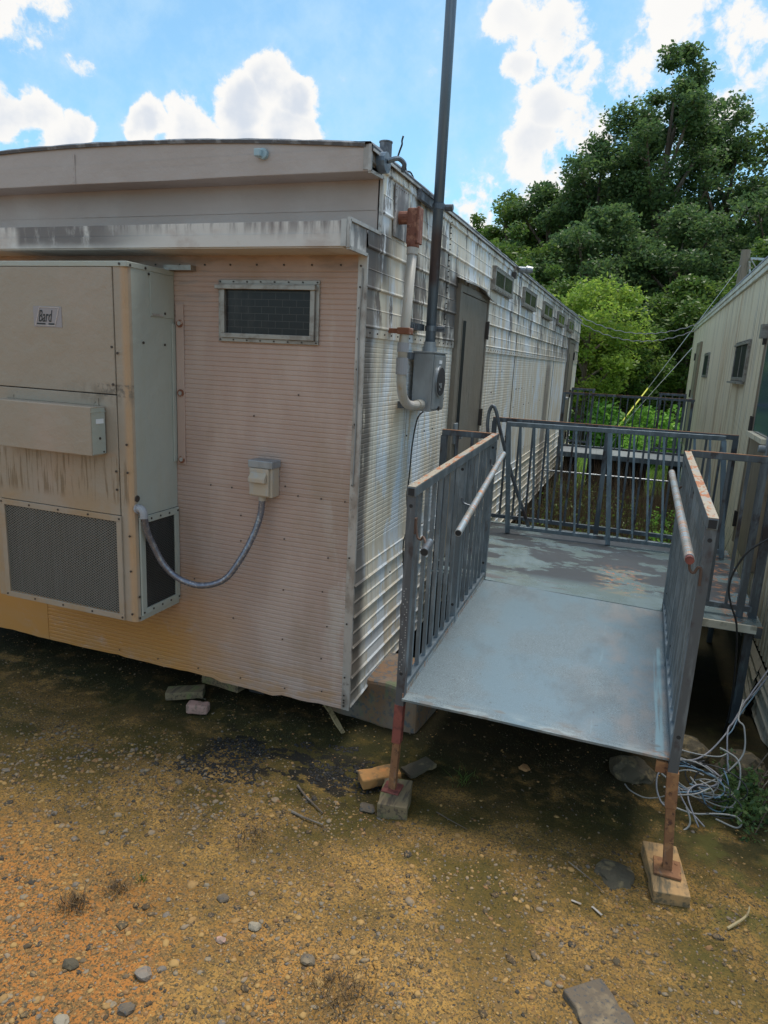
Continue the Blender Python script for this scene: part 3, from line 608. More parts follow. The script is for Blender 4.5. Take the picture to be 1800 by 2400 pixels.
grille(AC,FS,-.343,-.006,.480,1.050,.038,name='side_grille')
g=G(); g.fbox(FS,-.205,-.012,2.118,2.342,.0,.004); g.fbox(FS,-.035,-.006,1.32,2.09,.001,.009); out('access_panel',g,'acs',AC,bevel=.0015)
g=G(); g.fbox(FS,-.195,-.11,2.123,2.135,.004,.009); out('panel_latch',g,'alum',AC)
g=G()
for u,v in ((-.215,2.33),(-.09,2.14),(-.27,1.98),(-.095,1.975),(-.02,2.06),(-.02,1.8),(-.02,1.6),(-.02,1.36),(-.355,2.355),(-.24,2.355),(-.36,.60),(-.36,.475)): g.disc((A1+.004,u,v),(1,0,0),.007,.003,8)
for x,z in ((-1.235,1.95),(-1.2,1.92),(-1.235,1.76),(-1.16,1.3),(-1.235,1.2),(-1.16,1.45),(-1.16,.95),(-1.16,.75),(-1.17,2.358),(-1.16,.50),(-1.235,1.3)): g.disc((x,AY-.006,z),(0,-1,0),.0065,.004,8)
out('screws',g,'screw',AC)
g=G(); g.disc((A1,-.35,1.157),(1,0,0),.018,.004,14); out('port_cover',g,'screw',AC)
# hood
g=G(); g.box(-1.99,-1.29,-.495,AY-.012,1.389,1.643); out('intake_hood',g,'acf',AC,bevel=.004); 
g=G(); g.box(-1.2895,-1.288,-.488,AY-.018,1.396,1.636); g.box(-1.290,-1.286,-.494,AY-.012,1.615,1.619); out('hood_end',g,'acs',AC)
g=G(); g.box(-1.287,-1.286,-.46,-.405,1.555,1.580); out('hood_sticker',g,'white',AC)
g=G(); g.box(-1.97,-1.335,AY-.010,AY-.005,1.644,1.682); g.disc((-1.36,AY-.010,1.662),(0,-1,0),.007,.004,8); g.disc((-1.93,AY-.010,1.662),(0,-1,0),.007,.004,8); out('hood_bracket',g,'acf',AC)
g=G(); g.disc((-1.2878,-.435,1.478),(1,0,0),.007,.003,8); g.disc((-1.2878,-.41,1.405),(1,0,0),.005,.003,8); out('hood_screws',g,'screw',AC)
# name plate
g=G(); g.fbox(FA,-1.748,-1.556,2.037,2.143,.006,.0085); npl=out('name_plate',g,'logobg',AC)
g=G(); L=[(-1.738,2.047),(-1.580,2.047),(-1.562,2.135),(-1.715,2.135)]
L=[(-1.735,2.045),(-1.602,2.045),(-1.570,2.138),(-1.703,2.138)]
for (a,b),(c,d) in zip(L,L[1:]+L[:1]): g.beam((a,AY-.0095,b),(c,AY-.0095,d),.0022,.004,up=(0,1,0))
out('plate_border',g,'logoline',npl)
g=G(); g.fbox(FA,-1.726,-1.668,2.049,2.057,.0088,.0098); g.fbox(FA,-1.646,-1.606,2.049,2.057,.0088,.0098)
out('plate_bars',g,'logoink',npl)
def text(name,s,loc,sx,sz,parent,m,shear=.3,ax='end',spacing=1.):
    c=bpy.data.curves.new(name,'FONT'); c.body=s; c.size=1; c.shear=shear; c.extrude=.004; c.space_character=spacing
    t=bpy.data.objects.new('t',c); col.objects.link(t); dg=bpy.context.evaluated_depsgraph_get(); dg.update()
    me=bpy.data.meshes.new_from_object(t.evaluated_get(dg)); bpy.data.objects.remove(t)
    V=np.array([v.co[:] for v in me.vertices]); g=G()
    g.add([(loc[0]+p[0]*sx,loc[1]-p[2]*.2,loc[2]+p[1]*sz) for p in V],[tuple(p.vertices) for p in me.polygons]); bpy.data.meshes.remove(me)
    return out(name,g,m,parent)
text('plate_lettering','Bard',(-1.716,AY-.0095,2.064),.048,.088,npl,'logoink',.35)
# ---------------------------------------------------------------- electrics
D=thing('disconnect_box',(-.52,-.05,1.19),'small faded electrical disconnect box with hinged cover on the tan end wall','electrical box')
g=G(); g.box(-.593,-.455,-.085,-.004,1.192,1.385); out('enclosure',g,'discb',D,bevel=.004)
g=G(); g.box(-.598,-.448,-.100,-.004,1.352,1.392); out('lid',g,'galvbox',D,bevel=.004)
g=G(); g.box(-.589,-.470,-.100,-.085,1.20,1.350); g.add([(-.58,-.100,1.33),(-.48,-.100,1.33),(-.48,-.128,1.30),(-.58,-.128,1.30),(-.58,-.128,1.275),(-.48,-.128,1.275),(-.48,-.100,1.27),(-.58,-.100,1.27)],[(0,1,2,3),(3,2,5,4),(4,5,6,7),(0,3,4,7),(1,6,5,2),(0,7,6,1)]); out('cover',g,'discb',D,bevel=.004)
g=G(); g.tube([(-.535,-.05,1.192),(-.535,-.05,1.165)],.021,14); out('fitting',g,'discb',D)
FX=thing('flexible_conduit',(-1.10,-.36,.66),'grey corrugated flexible conduit looping from air conditioner to disconnect box','conduit')
pth=smooth_path([(-1.078,-.36,1.066),(-1.089,-.326,.971),(-1.075,-.291,.880),(-1.035,-.257,.770),(-.965,-.222,.694),(-.845,-.188,.662),(-.716,-.153,.706),(-.632,-.119,.826),(-.575,-.075,.967),(-.545,-.052,1.08),(-.535,-.05,1.170)],14)
g=G(); g.tube(pth,[.0165+(.0022 if i%2 else 0) for i in range(len(pth))],12); out('hose',g,'flex',FX,smooth=True)
g=G(); g.tube(smooth_path([(-1.131,-.352,1.10),(-1.105,-.355,1.105),(-1.085,-.358,1.09),(-1.080,-.360,1.055)],4),.021,12); g.tube([(-1.130,-.352,1.10),(-1.120,-.353,1.102)],.027,12); out('elbow',g,'pvcg',FX,smooth=False)
MB=thing('electric_meter_box',(.1,.88,1.655),'grey electric meter box with round black meter opening on the trailer side wall','meter box')
g=G(); g.box(.035,.16,.748,1.020,1.658,2.006); out('enclosure',g,'galvbox',MB,bevel=.005)
g=G(); g.box(.030,.168,.742,1.026,2.006,2.016); out('lid',g,'galvbox',MB,bevel=.002)
g=G(); g.box(.16,.166,.756,1.012,1.672,1.996); out('front_cover',g,'galvbox',MB,bevel=.003)
g=G(); g.tube([(.164,.89,1.838),(.174,.89,1.838)],.096,30,0); g.tube([(.172,.89,1.838),(.178,.89,1.838)],.086,30,1)
o_=out('meter_ring',g,['galvbox','dark'],MB)
g=G(); g.box(.174,.180,.870,.90,1.80,1.83); g.disc((.178,.85,1.82),(1,0,0),.008); g.disc((.178,.86,1.79),(1,0,0),.008); out('meter_jaws',g,'galvbox',o_)
g=G(); g.box(.166,.168,.855,.915,1.945,1.967); out('label_sticker',g,'white',MB)
g=G(); g.box(.166,.172,.885,.91,1.658,1.685); out('latch',g,'screw',MB)
g=G(); g.tube([(.10,.748,1.70),(.10,.740,1.70)],.038,18); out('knockout_ring',g,'galvbox',MB)
for nm,z in (('mounting_channel',1.985),('mounting_channel',1.70)):
    g=G(); g.box(.012,.036,.56,1.04,z-.02,z+.02); out(nm,g,'bar',MB)
MS=thing('service_mast',(.095,.87,2.01),'tall dark steel mast rising from the meter box past the roof edge','mast')
g=G(); g.tube([(.095,.87,2.03),(.095,.87,5.6)],.031,18); out('pipe',g,'mast',MS,smooth=True)
g=G(); g.tube([(.095,.87,2.016),(.095,.87,2.045)],.046,18); g.tube([(.095,.87,2.045),(.095,.87,2.075)],.039,18); out('hub',g,'galvbox',MS)
for z,nm in ((2.155,'lower_clamp'),(2.85,'upper_clamp')):
    g=G(); g.tube([(.095,.87,z-.016),(.095,.87,z+.016)],.037,18); g.box(.095,.165,.885,.915,z-.014,z+.014); g.tube([(.13,.90,z),(.175,.90,z)],.02,10); out('clamp',g,'bar',MS)
g=G(); g.box(.014,.056,.56,.86,2.138,2.176)
for k in range(8): g.box(.056,.058,.57+.036*k,.588+.036*k,2.146,2.168)
out('strut_channel',g,'bar',MS)
CP=thing('conduit_pipe',(.1,.42,1.68),'cream plastic conduit pipe with rusty elbow on the trailer side wall','conduit')
g=G(); g.tube([(.10,.417,2.53),(.10,.366,2.12),(.10,.350,2.03),(.10,.345,1.95)],.0265,16); out('straight_pipe',g,'pvc',CP,smooth=True)
g=G(); g.tube([(.10,.346,1.97),(.10,.346,1.88)],.0325,16); g.tube([(.10,.352,2.05),(.10,.349,2.0)],.032,16); out('coupling',g,'pvcg',CP,smooth=False)
g=G(); g.tube(smooth_path([(.10,.346,1.90),(.10,.352,1.83),(.10,.39,1.76),(.10,.47,1.715),(.10,.58,1.700),(.10,.66,1.70)],6),.0265,16); g.tube([(.10,.655,1.70),(.10,.735,1.70)],.031,16); out('bend',g,'pvc',CP,smooth=False)
g=G(); g.box(.066,.136,.325,.405,2.095,2.130); g.box(.005,.07,.345,.385,2.10,2.125); out('pipe_strap',g,'rustbolt',CP,bevel=.004)
g=G(); g.box(.066,.128,.392,.462,2.565,2.75); g.tube([(.005,.428,2.705),(.095,.428,2.705)],.034,16); g.tube([(.10,.424,2.585),(.10,.419,2.548)],.034,16)
out('elbow_body',g,'lbrust',CP,bevel=.010)
g=G(); g.box(.124,.137,.388,.466,2.570,2.754); out('elbow_cover',g,'lbrust',CP,bevel=.004)
g=G(); g.tube([(.10,.419,2.55),(.10,.416,2.515)],.031,16); out('collar',g,'pvc',CP)
g=G(); g.box(.010,.016,.34,.56,2.60,2.86)
for k in range(7): g.disc((.016,.36+.03*k,2.848),(1,0,0),.004,.003,6); g.disc((.016,.352,2.62+.035*k),(1,0,0),.004,.003,6)
out('wall_plate',g,'canopy',CP)
BW=G(); BW.tube(smooth_path([(.10,.80,1.655),(.06,.81,1.60),(.03,.833,1.433),(.025,.824,1.226),(.025,.80,1.099),(.03,.85,.905),(.025,.787,.815),(.03,.784,.691),(.025,.84,.506),(.03,.80,.30),(.04,.83,.10)],6),.0045,6)
tag(out('loose_wire',BW,'rubber'),'thin black wire hanging down the side wall below the meter box','wire')
g=G(); g.tube(smooth_path([(-.12,1.25,2.99),(-.09,.95,2.99),(-.06,.72,3.0),(-.05,.66,3.02),(-.045,.6,3.035),(-.05,.53,3.03),(-.04,.52,3.06),(-.02,.5,3.09),(-.01,.47,3.10),(.0,.46,3.12)],6),.005,6); g.tube(smooth_path([(-.05,.66,3.0),(-.06,.8,3.02),(-.09,1.0,2.985)],6),.005,6)
tag(out('roof_cable',g,'rubber'),'curled black cable scrap sticking up from the roof edge near the mast','cable')
# ---------------------------------------------------------------- second trailer
X2=2.36
TB=thing('portable_trailer',(X2+1.8,7.5,-.45),'cream corrugated-metal trailer facing the first one across the landings','trailer')
g=G(); y=.3; i=0; zs=[.055,.8,1.6,2.37,2.376,2.97]
pr=[]
while y<14.75:
    pr+=[(y,0.),(y+.034,0.),(y+.046,.036),(y+.072,.036),(y+.084,0)]; y+=.098
V=[(X2+d+.008*mn.noise((y*.5,z,3)),y,z) for y,d in pr for z in zs]; nz_=len(zs)
F=[(i*nz_+j,(i+1)*nz_+j,(i+1)*nz_+j+1,i*nz_+j+1) for i in range(len(pr)-1) for j in range(nz_-1)]
g.add(V,F); out('corrugated_wall',g,'tbw',TB,recalc=False)
g=G(); g.box(X2+.01,X2+3.5,.30,.31,-.3,2.99); g.box(X2+.01,X2+3.5,14.74,14.75,-.3,2.99); g.box(X2+3.5,X2+3.51,.3,14.75,-.3,2.99); g.box(X2+.1,X2+3.4,.4,14.6,.0,.06); out('other_walls',g,'tbw',TB)
# lap skirt; the piece y 1.7-2.15 hangs loose
def skirt(y0,y1,z0,z1,tilt=0,n=14,drop=0):
    rows=[]; p=.115; z=z1
    while z>z0: rows+=[(z,-.0),(z-p*.5,-.014),(z-p*.53,-.004),(z-p*.97,-.020),(z-p,0.)]; z-=p
    ys=[y0+(y1-y0)*i/n for i in range(n+1)]; g=G(); m_=len(rows)
    V=[(X2-.008+d-tilt*(z1-zz)*(1-(y-y0)/(y1-y0)),y,zz-drop*(z1-zz)*(1-(y-y0)/(y1-y0))+.01*mn.noise((y*4,zz*3,0))*(1 if zz<z0+.15 else 0)) for y in ys for zz,d in rows]
    g.add(V,[(i*m_+j,(i+1)*m_+j,(i+1)*m_+j+1,i*m_+j+1) for i in range(n) for j in range(m_-1)]); return g
g=skirt(.3,1.72,-.37,.05); out('skirt_panel',g,'tbl',TB,recalc=False)
g=skirt(1.722,2.40,-.30,.05,tilt=.16,drop=.25); o_=out('skirt_panel',g,'tbl',TB,recalc=False); o_['label']='torn skirt panel hanging loose'
g=skirt(6.5,14.75,-.30,.05,n=30); out('skirt_panel',g,'tbl',TB,recalc=False)
g=G(); g.box(X2-.03,X2+.02,.28,14.78,2.965,3.02); g.box(X2-.045,X2-.02,.28,14.79,3.02,3.075); out('roof_fascia',g,'tbl',TB,bevel=.006)
g=G(); yy=[.27+.15*i for i in range(98)]
for a,b in zip(yy[:-1],yy[1:]):
    q=lambda t:3.10+.012*mn.noise((t*5,0,3))
    g.add([(X2-.05,a,3.07),(X2-.05,b,3.07),(X2-.04,b,q(b)),(X2-.04,a,q(a)),(X2+.9,b,3.17),(X2+.9,a,3.17),(X2+3.55,b,3.10),(X2+3.55,a,3.10)],[(0,1,2,3),(3,2,4,5),(5,4,6,7)])
out('roof',g,'tar',TB,recalc=False)
g=G(); g.box(X2-.012,X2+.03,14.70,14.76,-.1,2.97); out('corner_trim',g,'tbw',TB,bevel=.004)
S2=(Vector((X2,0,0)),Y,Z,-X)
window(TB,S2,9.65,10.55,1.92,2.34,.045,False,.020,drip=True,nb=.014,gm='slit')
w2=window(TB,S2,4.90,5.98,1.905,2.35,.05,True,.030,drip=True,nb=.014,gm='slit')
w2['label']='window whose sash stands partly open'
g=G(); g.fbox(S2,4.95,5.95,1.885,1.905,.0,.07); out('sill',g,'frame',w2)
door(TB,S2,11.75,12.75,.50,2.60,True,m='tbdoor',fr='tbdoor')
door2=door(TB,S2,2.62,3.74,.45,2.60,False,m='tbdoor',fr='tbdoor')
g=G(); g.fbox(S2,2.80,3.55,1.50,2.40,.034,.042); out('pane',g,'blueglass',door2)
g=G(); g.fbox(S2,2.76,3.62,1.452,1.492,.034,.085); out('door_ledge',g,'tbw',door2)
g=G(); g.fbox(S2,3.66,3.76,2.30,2.42,.03,.09); out('door_lamp',g,'frame',TB)
g=G(); g.tube([(X2-.03,3.2,2.9),(X2-.03,3.2,2.55)],.012,8); out('drain_stub',g,'tbl',TB)
for y in (.9,3.8,6.8,9.8,13.5):
    for x in (X2+.35,X2+3.0):
        z=float(gz(x,y)); g=G(); g.box(x-.2,x+.2,y-.2,y+.2,z-.06,.02); out('pier_block',g,'conc',TB)
# ---------------------------------------------------------------- ramp
def rail_baluster(par,a,b,w=.019,m='steel'):
    g=G(); g.beam(a,b,w,w,up=(0,1,0)); return out('baluster',g,m,par)
def dz(y): return .37+.074*(y+.41)/1.77
RP=thing('access_ramp',(1.055,.45,-.14),'speckled blue-grey steel ramp with two barred railings, its low end hanging above the dirt','ramp')
g=G(); n=14
ys_=[-.41+1.80*i/n for i in range(n+1)]
for a,b in zip(ys_[:-1],ys_[1:]):
    for x0,x1 in ((.449,.85),(.85,1.25),(1.25,1.662)):
        f=lambda x,y:dz(y)+.004*mn.noise((x*3,y*2,1))
        g.add([(x0,a,f(x0,a)),(x1,a,f(x1,a)),(x1,b,f(x1,b)),(x0,b,f(x0,b))],[(0,1,2,3)])
f=lambda x:dz(-.41)+.004*mn.noise((x*3,-.41*2,1))
g.add([(x,-.41+d,f(x)-z) for x in (.449,.85,1.25,1.662) for d,z in ((0,0),(.002,.012))],[(0,2,3,1),(2,4,5,3),(4,6,7,5)])
out('deck_plate',g,'deck',RP,recalc=False)
g=G()
for x in (.475,.75,1.05,1.35,1.632): g.beam((x,-.25,dz(-.25)-.045),(x,1.36,dz(1.36)-.045),.04,.06)
g.beam((.46,-.25,dz(-.25)-.045),(1.65,-.25,dz(-.25)-.045),.035,.05); g.beam((.46,.5,dz(.5)-.06),(1.65,.5,dz(.5)-.06),.04,.06)
out('underframe',g,'bar',RP)
g=G(); g.beam((.451,-.40,dz(-.40)+.010),(.451,1.38,dz(1.38)+.010),.005,.03); out('curb_strip',g,'galvpipe',RP)
g=G(); g.beam((1.660,-.40,dz(-.40)+.010),(1.660,1.30,dz(1.3)+.010),.005,.03); out('curb_strip',g,'galvpipe',RP)
def ramp_rail(x,y0,y1,z0,z1,right):
    g=G(); g.beam((x,y0+.0,z0-.024),(x,y1,z1-.024),.040,.044); rl=out('railing',g,'steel',RP,bevel=.003)
    g=G(); g.beam((x,y0,z0),(x,y1,z1),.038,.003); out('rail_top_face',g,'steelrust',rl)
    g=G(); g.beam((x,y0-.0015,z0-.024),(x,y0+.001,z0-.024),.030,.034); out('rail_open_end',g,'dark',rl)
    s=-.002 if right else .002
    g=G(); g.beam((x,y0+.03,dz(y0)+.040),(x,y1-.01,dz(y1)+.040),.036,.024); out('bottom_rail',g,'steel',rl,bevel=.002)
    yp=[y0+.028,(y0+y1)/2+.05,y1-.02]
    for i,y in enumerate(yp):
        zt=z0+(z1-z0)*(y-y0)/(y1-y0)-.046
        g=G(); g.beam((x,y,dz(y)-.05),(x,y,zt),.040,.040,up=(0,1,0))
        g.disc((x,y-.020,zt-.045),(0,-1,0),.009,.001,10,1); g.disc((x,y-.020,dz(y)+.12),(0,-1,0),.009,.001,10,1)
        if i==2:
            g.disc((x+(.020 if not right else -.020),y,zt-.055),(1 if not right else -1,0,0),.010,.001,10,1)
        if i==0 and not right:
            for k in range(34):
                t=k/33; g.disc((x+random.choice((-.009,.009,.0)),y-.020,.92-.42*t),(0,-1,0),.0030,.0008,7,2)
        out('post',g,['bar' if i==0 else 'steel','dark','grey'],rl)
    y=y0+.028+.118
    while y<y1-.08:
        if abs(y-yp[1])>.05:
            zt=z0+(z1-z0)*(y-y0)/(y1-y0)-.046
            rail_baluster(rl,(x,y,dz(y)+.05),(x,y,zt))
        y+=.1185
    return rl
ramp_rail(.435,-.405,1.44,1.405,1.49,False)
ramp_rail(1.667,-.445,1.37,1.425,1.49,True)
g=G(); g.beam((.433,-.377,.325),(.429,-.380,.12),.045,.045,up=(0,1,0)); out('leg_sleeve',g,'primer',RP,bevel=.003)
g=G(); g.beam((.429,-.380,.125),(.423,-.391,-.132),.036,.036,up=(0,1,0)); lg=out('leg',g,'legrust',RP,bevel=.003)
g=G(); g.beam((.423,-.435,-.134),(.423,-.345,-.134),.09,.010); out('base_plate',g,'primer',lg,bevel=.003)
g=G(); g.beam((1.668,-.417,.325),(1.679,-.421,.16),.047,.047,up=(0,1,0)); out('leg_sleeve',g,'legrust',RP,bevel=.003)
g=G(); g.beam((1.679,-.421,.17),(1.703,-.434,-.125),.038,.038,up=(0,1,0)); lg=out('leg',g,'legrust',RP,bevel=.003)
g=G(); g.beam((1.703,-.49,-.128),(1.703,-.378,-.128),.11,.010); g.disc((1.665,-.47,-.123),(0,0,1),.008); g.disc((1.74,-.40,-.123),(0,0,1),.008); out('base_plate',g,'legrust',lg,bevel=.003)
g=G(); g.beam((1.60,-.40,.325),(1.66,-.40,.325),.03,.05); out('gusset',g,'legrust',RP)
def pipe(pts,r,name,par,m='galvpipe',openend=True):
    g=G(); g.tube(pts,r,18,0)
    if openend:
        a,b=Vector(pts[0]),Vector(pts[1]); d=(a-b).normalized(); g.tube([a+d*.0005,a+d*.0012],r*.83,18,1)
    return out(name,g,[m,'dark'],par,smooth=False)
h=pipe([(.575,-.03,1.125),(.54,.7,1.24),(.50,1.47,1.352)],.0185,'handrail',RP)
g=G(); g.tube(smooth_path([(.55,.5,1.19),(.53,.5,1.16),(.47,.5,1.17),(.455,.5,1.20)],4),.006,8); out('bracket',g,'bar',h); g=G(); g.tube(smooth_path([(.512,1.25,1.30),(.50,1.25,1.28),(.46,1.25,1.30),(.455,1.25,1.34)],4),.006,8); out('bracket',g,'bar',h)
h=pipe([(.545,-.515,1.143),(.535,-.40,1.160)],.0185,'handrail_stub',RP,'bar')
g=G(); g.tube(smooth_path([(.458,-.385,1.24),(.466,-.39,1.20),(.475,-.395,1.172),(.492,-.40,1.166),(.507,-.42,1.186),(.523,-.44,1.178),(.530,-.45,1.165)],5),.0055,8); g.box(.452,.462,-.395,-.37,1.185,1.26); out('bracket',g,'hook',h)
h=pipe([(1.602,-.475,1.262),(1.600,.5,1.297),(1.598,1.50,1.33)],.0195,'handrail',RP)
g=G(); g.tube([(1.602,-.500,1.261),(1.602,-.47,1.262)],.0165,16); out('pipe_insert',g,'primer',h)
g=G(); g.tube(smooth_path([(1.609,-.44,1.245),(1.609,-.44,1.222),(1.617,-.44,1.202),(1.63,-.44,1.20),(1.640,-.44,1.222),(1.652,-.44,1.215),(1.655,-.44,1.15)],5),.0055,8); out('bracket',g,'hook',h); g=G(); g.tube(smooth_path([(1.61,1.2,1.30),(1.625,1.2,1.27),(1.65,1.2,1.29)],5),.0055,8); out('bracket',g,'hook',h)
# ---------------------------------------------------------------- landing between the trailers
LD=thing('landing_platform',(1.14,2.3,-.4),'wet stained steel landing at the top of the ramp, railed between both trailers','platform')
g=G()
def fz(x,y): return .446+.004*mn.noise((x*2,y*2,5))
xs_=[.045,.449,.8,1.15,1.5,1.66,1.9,2.235]
def yf_(x): return 1.40 if x<.45 else (1.387-.071*(x-.449)/1.2 if x<1.67 else 1.30)
for a,b in zip(xs_[:-1],xs_[1:]):
    m_=12
    for i in range(m_):
        ya,yb=yf_(a),yf_(b); t0,t1=i/m_,(i+1)/m_
        q=[(a,ya+(3.30-ya)*t0),(b,yb+(3.30-yb)*t0),(b,yb+(3.30-yb)*t1),(a,ya+(3.30-ya)*t1)]
        g.add([(x,y,fz(x,y)) for x,y in q],[(0,1,2,3)])
    g.add([(a,yf_(a),fz(a,yf_(a))),(b,yf_(b),fz(b,yf_(b))),(b,yf_(b)-.001,fz(b,yf_(b))-.008),(a,yf_(a)-.001,fz(a,yf_(a))-.008)],[(0,1,2,3)])
out('deck_plate',g,'landing',LD,recalc=False)
g=G(); g.box(1.69,2.235,1.29,1.32,.395,.436); g.box(.05,2.24,3.285,3.32,.36,.436); g.box(.05,.09,1.42,3.28,.36,.436); g.box(2.20,2.24,1.325,3.28,.36,.436); g.box(.06,.445,1.39,1.42,.36,.436)
for y in (1.8,2.4,3.0): g.box(.1,2.19,y,y+.04,.36,.43)
out('underframe',g,'bar',LD)
g=G(); g.box(1.70,2.20,1.283,1.3,.40,.449); out('edge_angle',g,'tbl',LD)
for x,y in ((.07,3.30),(2.21,3.30),(2.19,1.48),(.07,1.45),(1.15,3.30),(1.72,1.42)):
    z=float(gz(x,y)); g=G(); g.box(x-.022,x+.022,y-.022,y+.022,z-.02,.36); out('leg',g,'bar',LD)
def cross(x0,x1,y,z,par,m='bar',name='railing',bal=(),posts=(),zb=.50,d=.446):
    g=G(); g.beam((x0,y,z-.02),(x1,y,z-.02+.0),.036,.04); r_=out(name,g,m,par,bevel=.003)
    g=G(); g.beam((x0,y,z+.001),(x1,y,z+.001),.034,.003); out('rail_top_face',g,'legrust',r_)
    g=G(); g.beam((x0+.02,y,zb),(x1-.02,y,zb),.034,.034); out('bottom_rail',g,m,r_)
    for x in posts: g=G(); g.beam((x,y,d),(x,y,z-.04),.042,.042,up=(0,1,0)); g.disc((x,y-.021,z-.075),(0,-1,0),.009,.001); out('post',g,m,r_)
    for x in bal: rail_baluster(r_,(x,y,zb+.017),(x,y,z-.04),m=m)
    return r_
cross(.05,.455,1.47,1.488,LD,bal=(.16,.27,.37),posts=(.065,))
cross(1.685,2.20,1.455,1.488,LD,bal=(1.80,1.92,2.03),posts=(2.115,),zb=.505)
g=G(); g.beam((2.195,1.485,-.35),(2.195,1.485,1.445),.05,.05,up=(0,1,0)); g.disc((2.195,1.46,1.37),(0,-1,0),.011); out('tall_post',g,'bar',LD)
cross(.055,2.175,3.25,1.470,LD,bal=[.07+.124*k for k in range(1,17) if k not in (8,9)],posts=(.07,1.11,2.155),zb=.515)
# loose gate-like panel standing inside the far rail
GP=thing('loose_railing_panel',(1.2,2.95,.45),'grey barred railing panel standing loose in front of the landing far rail','railing')
BL,BR,TL,TR=map(Vector,((.335,2.87,.452),(2.17,2.955,.452),(.245,2.93,1.462),(2.06,3.12,1.468)))
def gp(s,t): return (BL*(1-s)+BR*s)*(1-t)+(TL*(1-s)+TR*s)*t
g=G(); g.beam(gp(0,.98),gp(1,.98),.034,.040); g.beam(gp(.01,.055),gp(.99,.055),.030,.034); out('rails',g,'steel',GP,bevel=.003)
for s in (.008,.49,.992): g=G(); g.beam(gp(s,0),gp(s,.96),.040,.034,up=(0,1,0)); g.disc(gp(s,.045)+Vector((0,-.018,0)),(0,-1,0),.009,.001); out('stile',g,'steel',GP,bevel=.003)
for k in range(1,15):
    s=k/15
    if abs(s-.49)<.04: continue
    g=G(); g.beam(gp(s,.07),gp(s,.96),.019,.019,up=(0,1,0)); out('baluster',g,'steel',GP)
# bent tube leaning in the corner by the wall
g=G(); g.tube(smooth_path([(.11,3.10,.50),(.085,3.06,1.0),(.070,3.05,1.25),(.045,3.05,1.40),(.050,3.05,1.53),(.080,3.05,1.585),(.118,3.05,1.53),(.15,3.05,1.42),(.235,3.06,1.165),(.34,3.07,.88),(.47,3.10,.56),(.50,3.12,.475)],8),.0165,12)
tag(out('bent_tube',g,'bar',smooth=True),'bent steel tube with a hooped top leaning in the corner by the trailer wall','tube')
g=G(); g.tube(smooth_path([(2.34,1.30,1.10),(2.26,1.27,1.085),(2.168,1.25,1.019),(2.072,1.24,.928),(2.018,1.23,.812),(1.998,1.22,.70),(2.022,1.21,.595),(2.071,1.20,.471),(2.10,1.20,.25),(2.12,1.22,-.1),(2.10,1.25,-.38)],6),.006,7)
tag(out('black_cable',g,'rubber'),'black cable drooping from the second trailer in front of the landing post','cable')
# ---------------------------------------------------------------- footings and debris
def block(name,p,q,w,h,m,label,cat,bev=.006,group=None,jit=.004,up=(0,0,1)):
    g=G(); p,q=Vector(p),Vector(q); n=6; d=(q-p); sd=d.cross(Vector(up)).normalized(); u=sd.cross(d.normalized()).normalized()
    V=[];k=0
    for i in range(n+1):
        c=p+d*i/n
        for a,b in ((-1,-1),(1,-1),(1,1),(-1,1)):
            V.append(c+sd*(a*w/2+random.uniform(-jit,jit))+u*(b*h/2+random.uniform(-jit,jit)*.6))
    F=[(i*4+j,i*4+(j+1)%4,(i+1)*4+(j+1)%4,(i+1)*4+j) for i in range(n) for j in range(4)]+[(3,2,1,0),(n*4,n*4+1,n*4+2,n*4+3)]
    g.add(V,F); o=out(name,g,m,bevel=bev); tag(o,label,cat,group); return o
block('timber_block',(.468,-.515,-.180),(.424,-.292,-.180),.145,.080,'wood','mossy timber block under the left ramp leg beside the muddy brick','timber block',.005)
block('timber_block',(1.723,-.575,-.185),(1.675,-.27,-.178),.145,.092,'wood2','split orange-brown timber block under the right ramp leg','timber block',.005)
block('brick',(.235,-.355,-.165),(.40,-.225,-.150),.10,.055,'brick','muddy orange brick tilted behind the left ramp leg','brick',.008)
block('tile_shard',(.43,-.20,-.165),(.53,-.06,-.15),.09,.02,'rockd','dark broken slab of tile leaning behind the left ramp leg','shard',.003)
block('brick',(-1.03,-.075,-.185),(-.90,-.04,-.185),.07,.06,'pink','small pinkish brick lying in the shade under the tan end wall','brick',.012)
block('plank',(-1.24,.0,-.18),(-1.03,.10,-.165),.10,.05,'wood','short grey plank in the shade beneath the trailer, nearer of two','plank',.004)
block('plank',(-1.12,.26,-.15),(-.82,.22,-.14),.10,.05,'wood','short grey plank in the shade beneath the trailer, farther of two','plank',.004)
block('lath',(-.45,.38,-.04),(-.045,.065,-.19),.028,.012,'lath','thin pale lath slanting from under the trailer corner to the dirt','lath',.002)
block('flat_stone',(1.405,-1.105,-.207),(1.555,-1.275,-.207),.165,.03,'slab','flat square grey stone at the bottom of the view','stone',.006,jit=.012,up=(0,0,1))
g=G(); block('concrete_pier',(-.26,.52,-.08),(.36,.46,-.07),.44,.30,'conc','mud-stained concrete footing under the near trailer corner','footing',.02,jit=.012)
for i,(y,lab) in enumerate(((3.4,'block pier under the side wall just past the landing'),(7.6,'block pier under the side wall in the middle of the weeds'),(11.0,'block pier under the far end of the near trailer'))):
    z=float(gz(-.2,y)); g=G()
    for k in range(3): g.box(-.42+.01*k,-.02-.006*k,y-.2+.004*k,y+.2,z-.03+(.13-z)/3*k,z-.034+(.13-z)/3*(k+1))
    tag(out('block_pier',g,'block',bevel=.008),lab,'block pier','block piers under the near trailer')
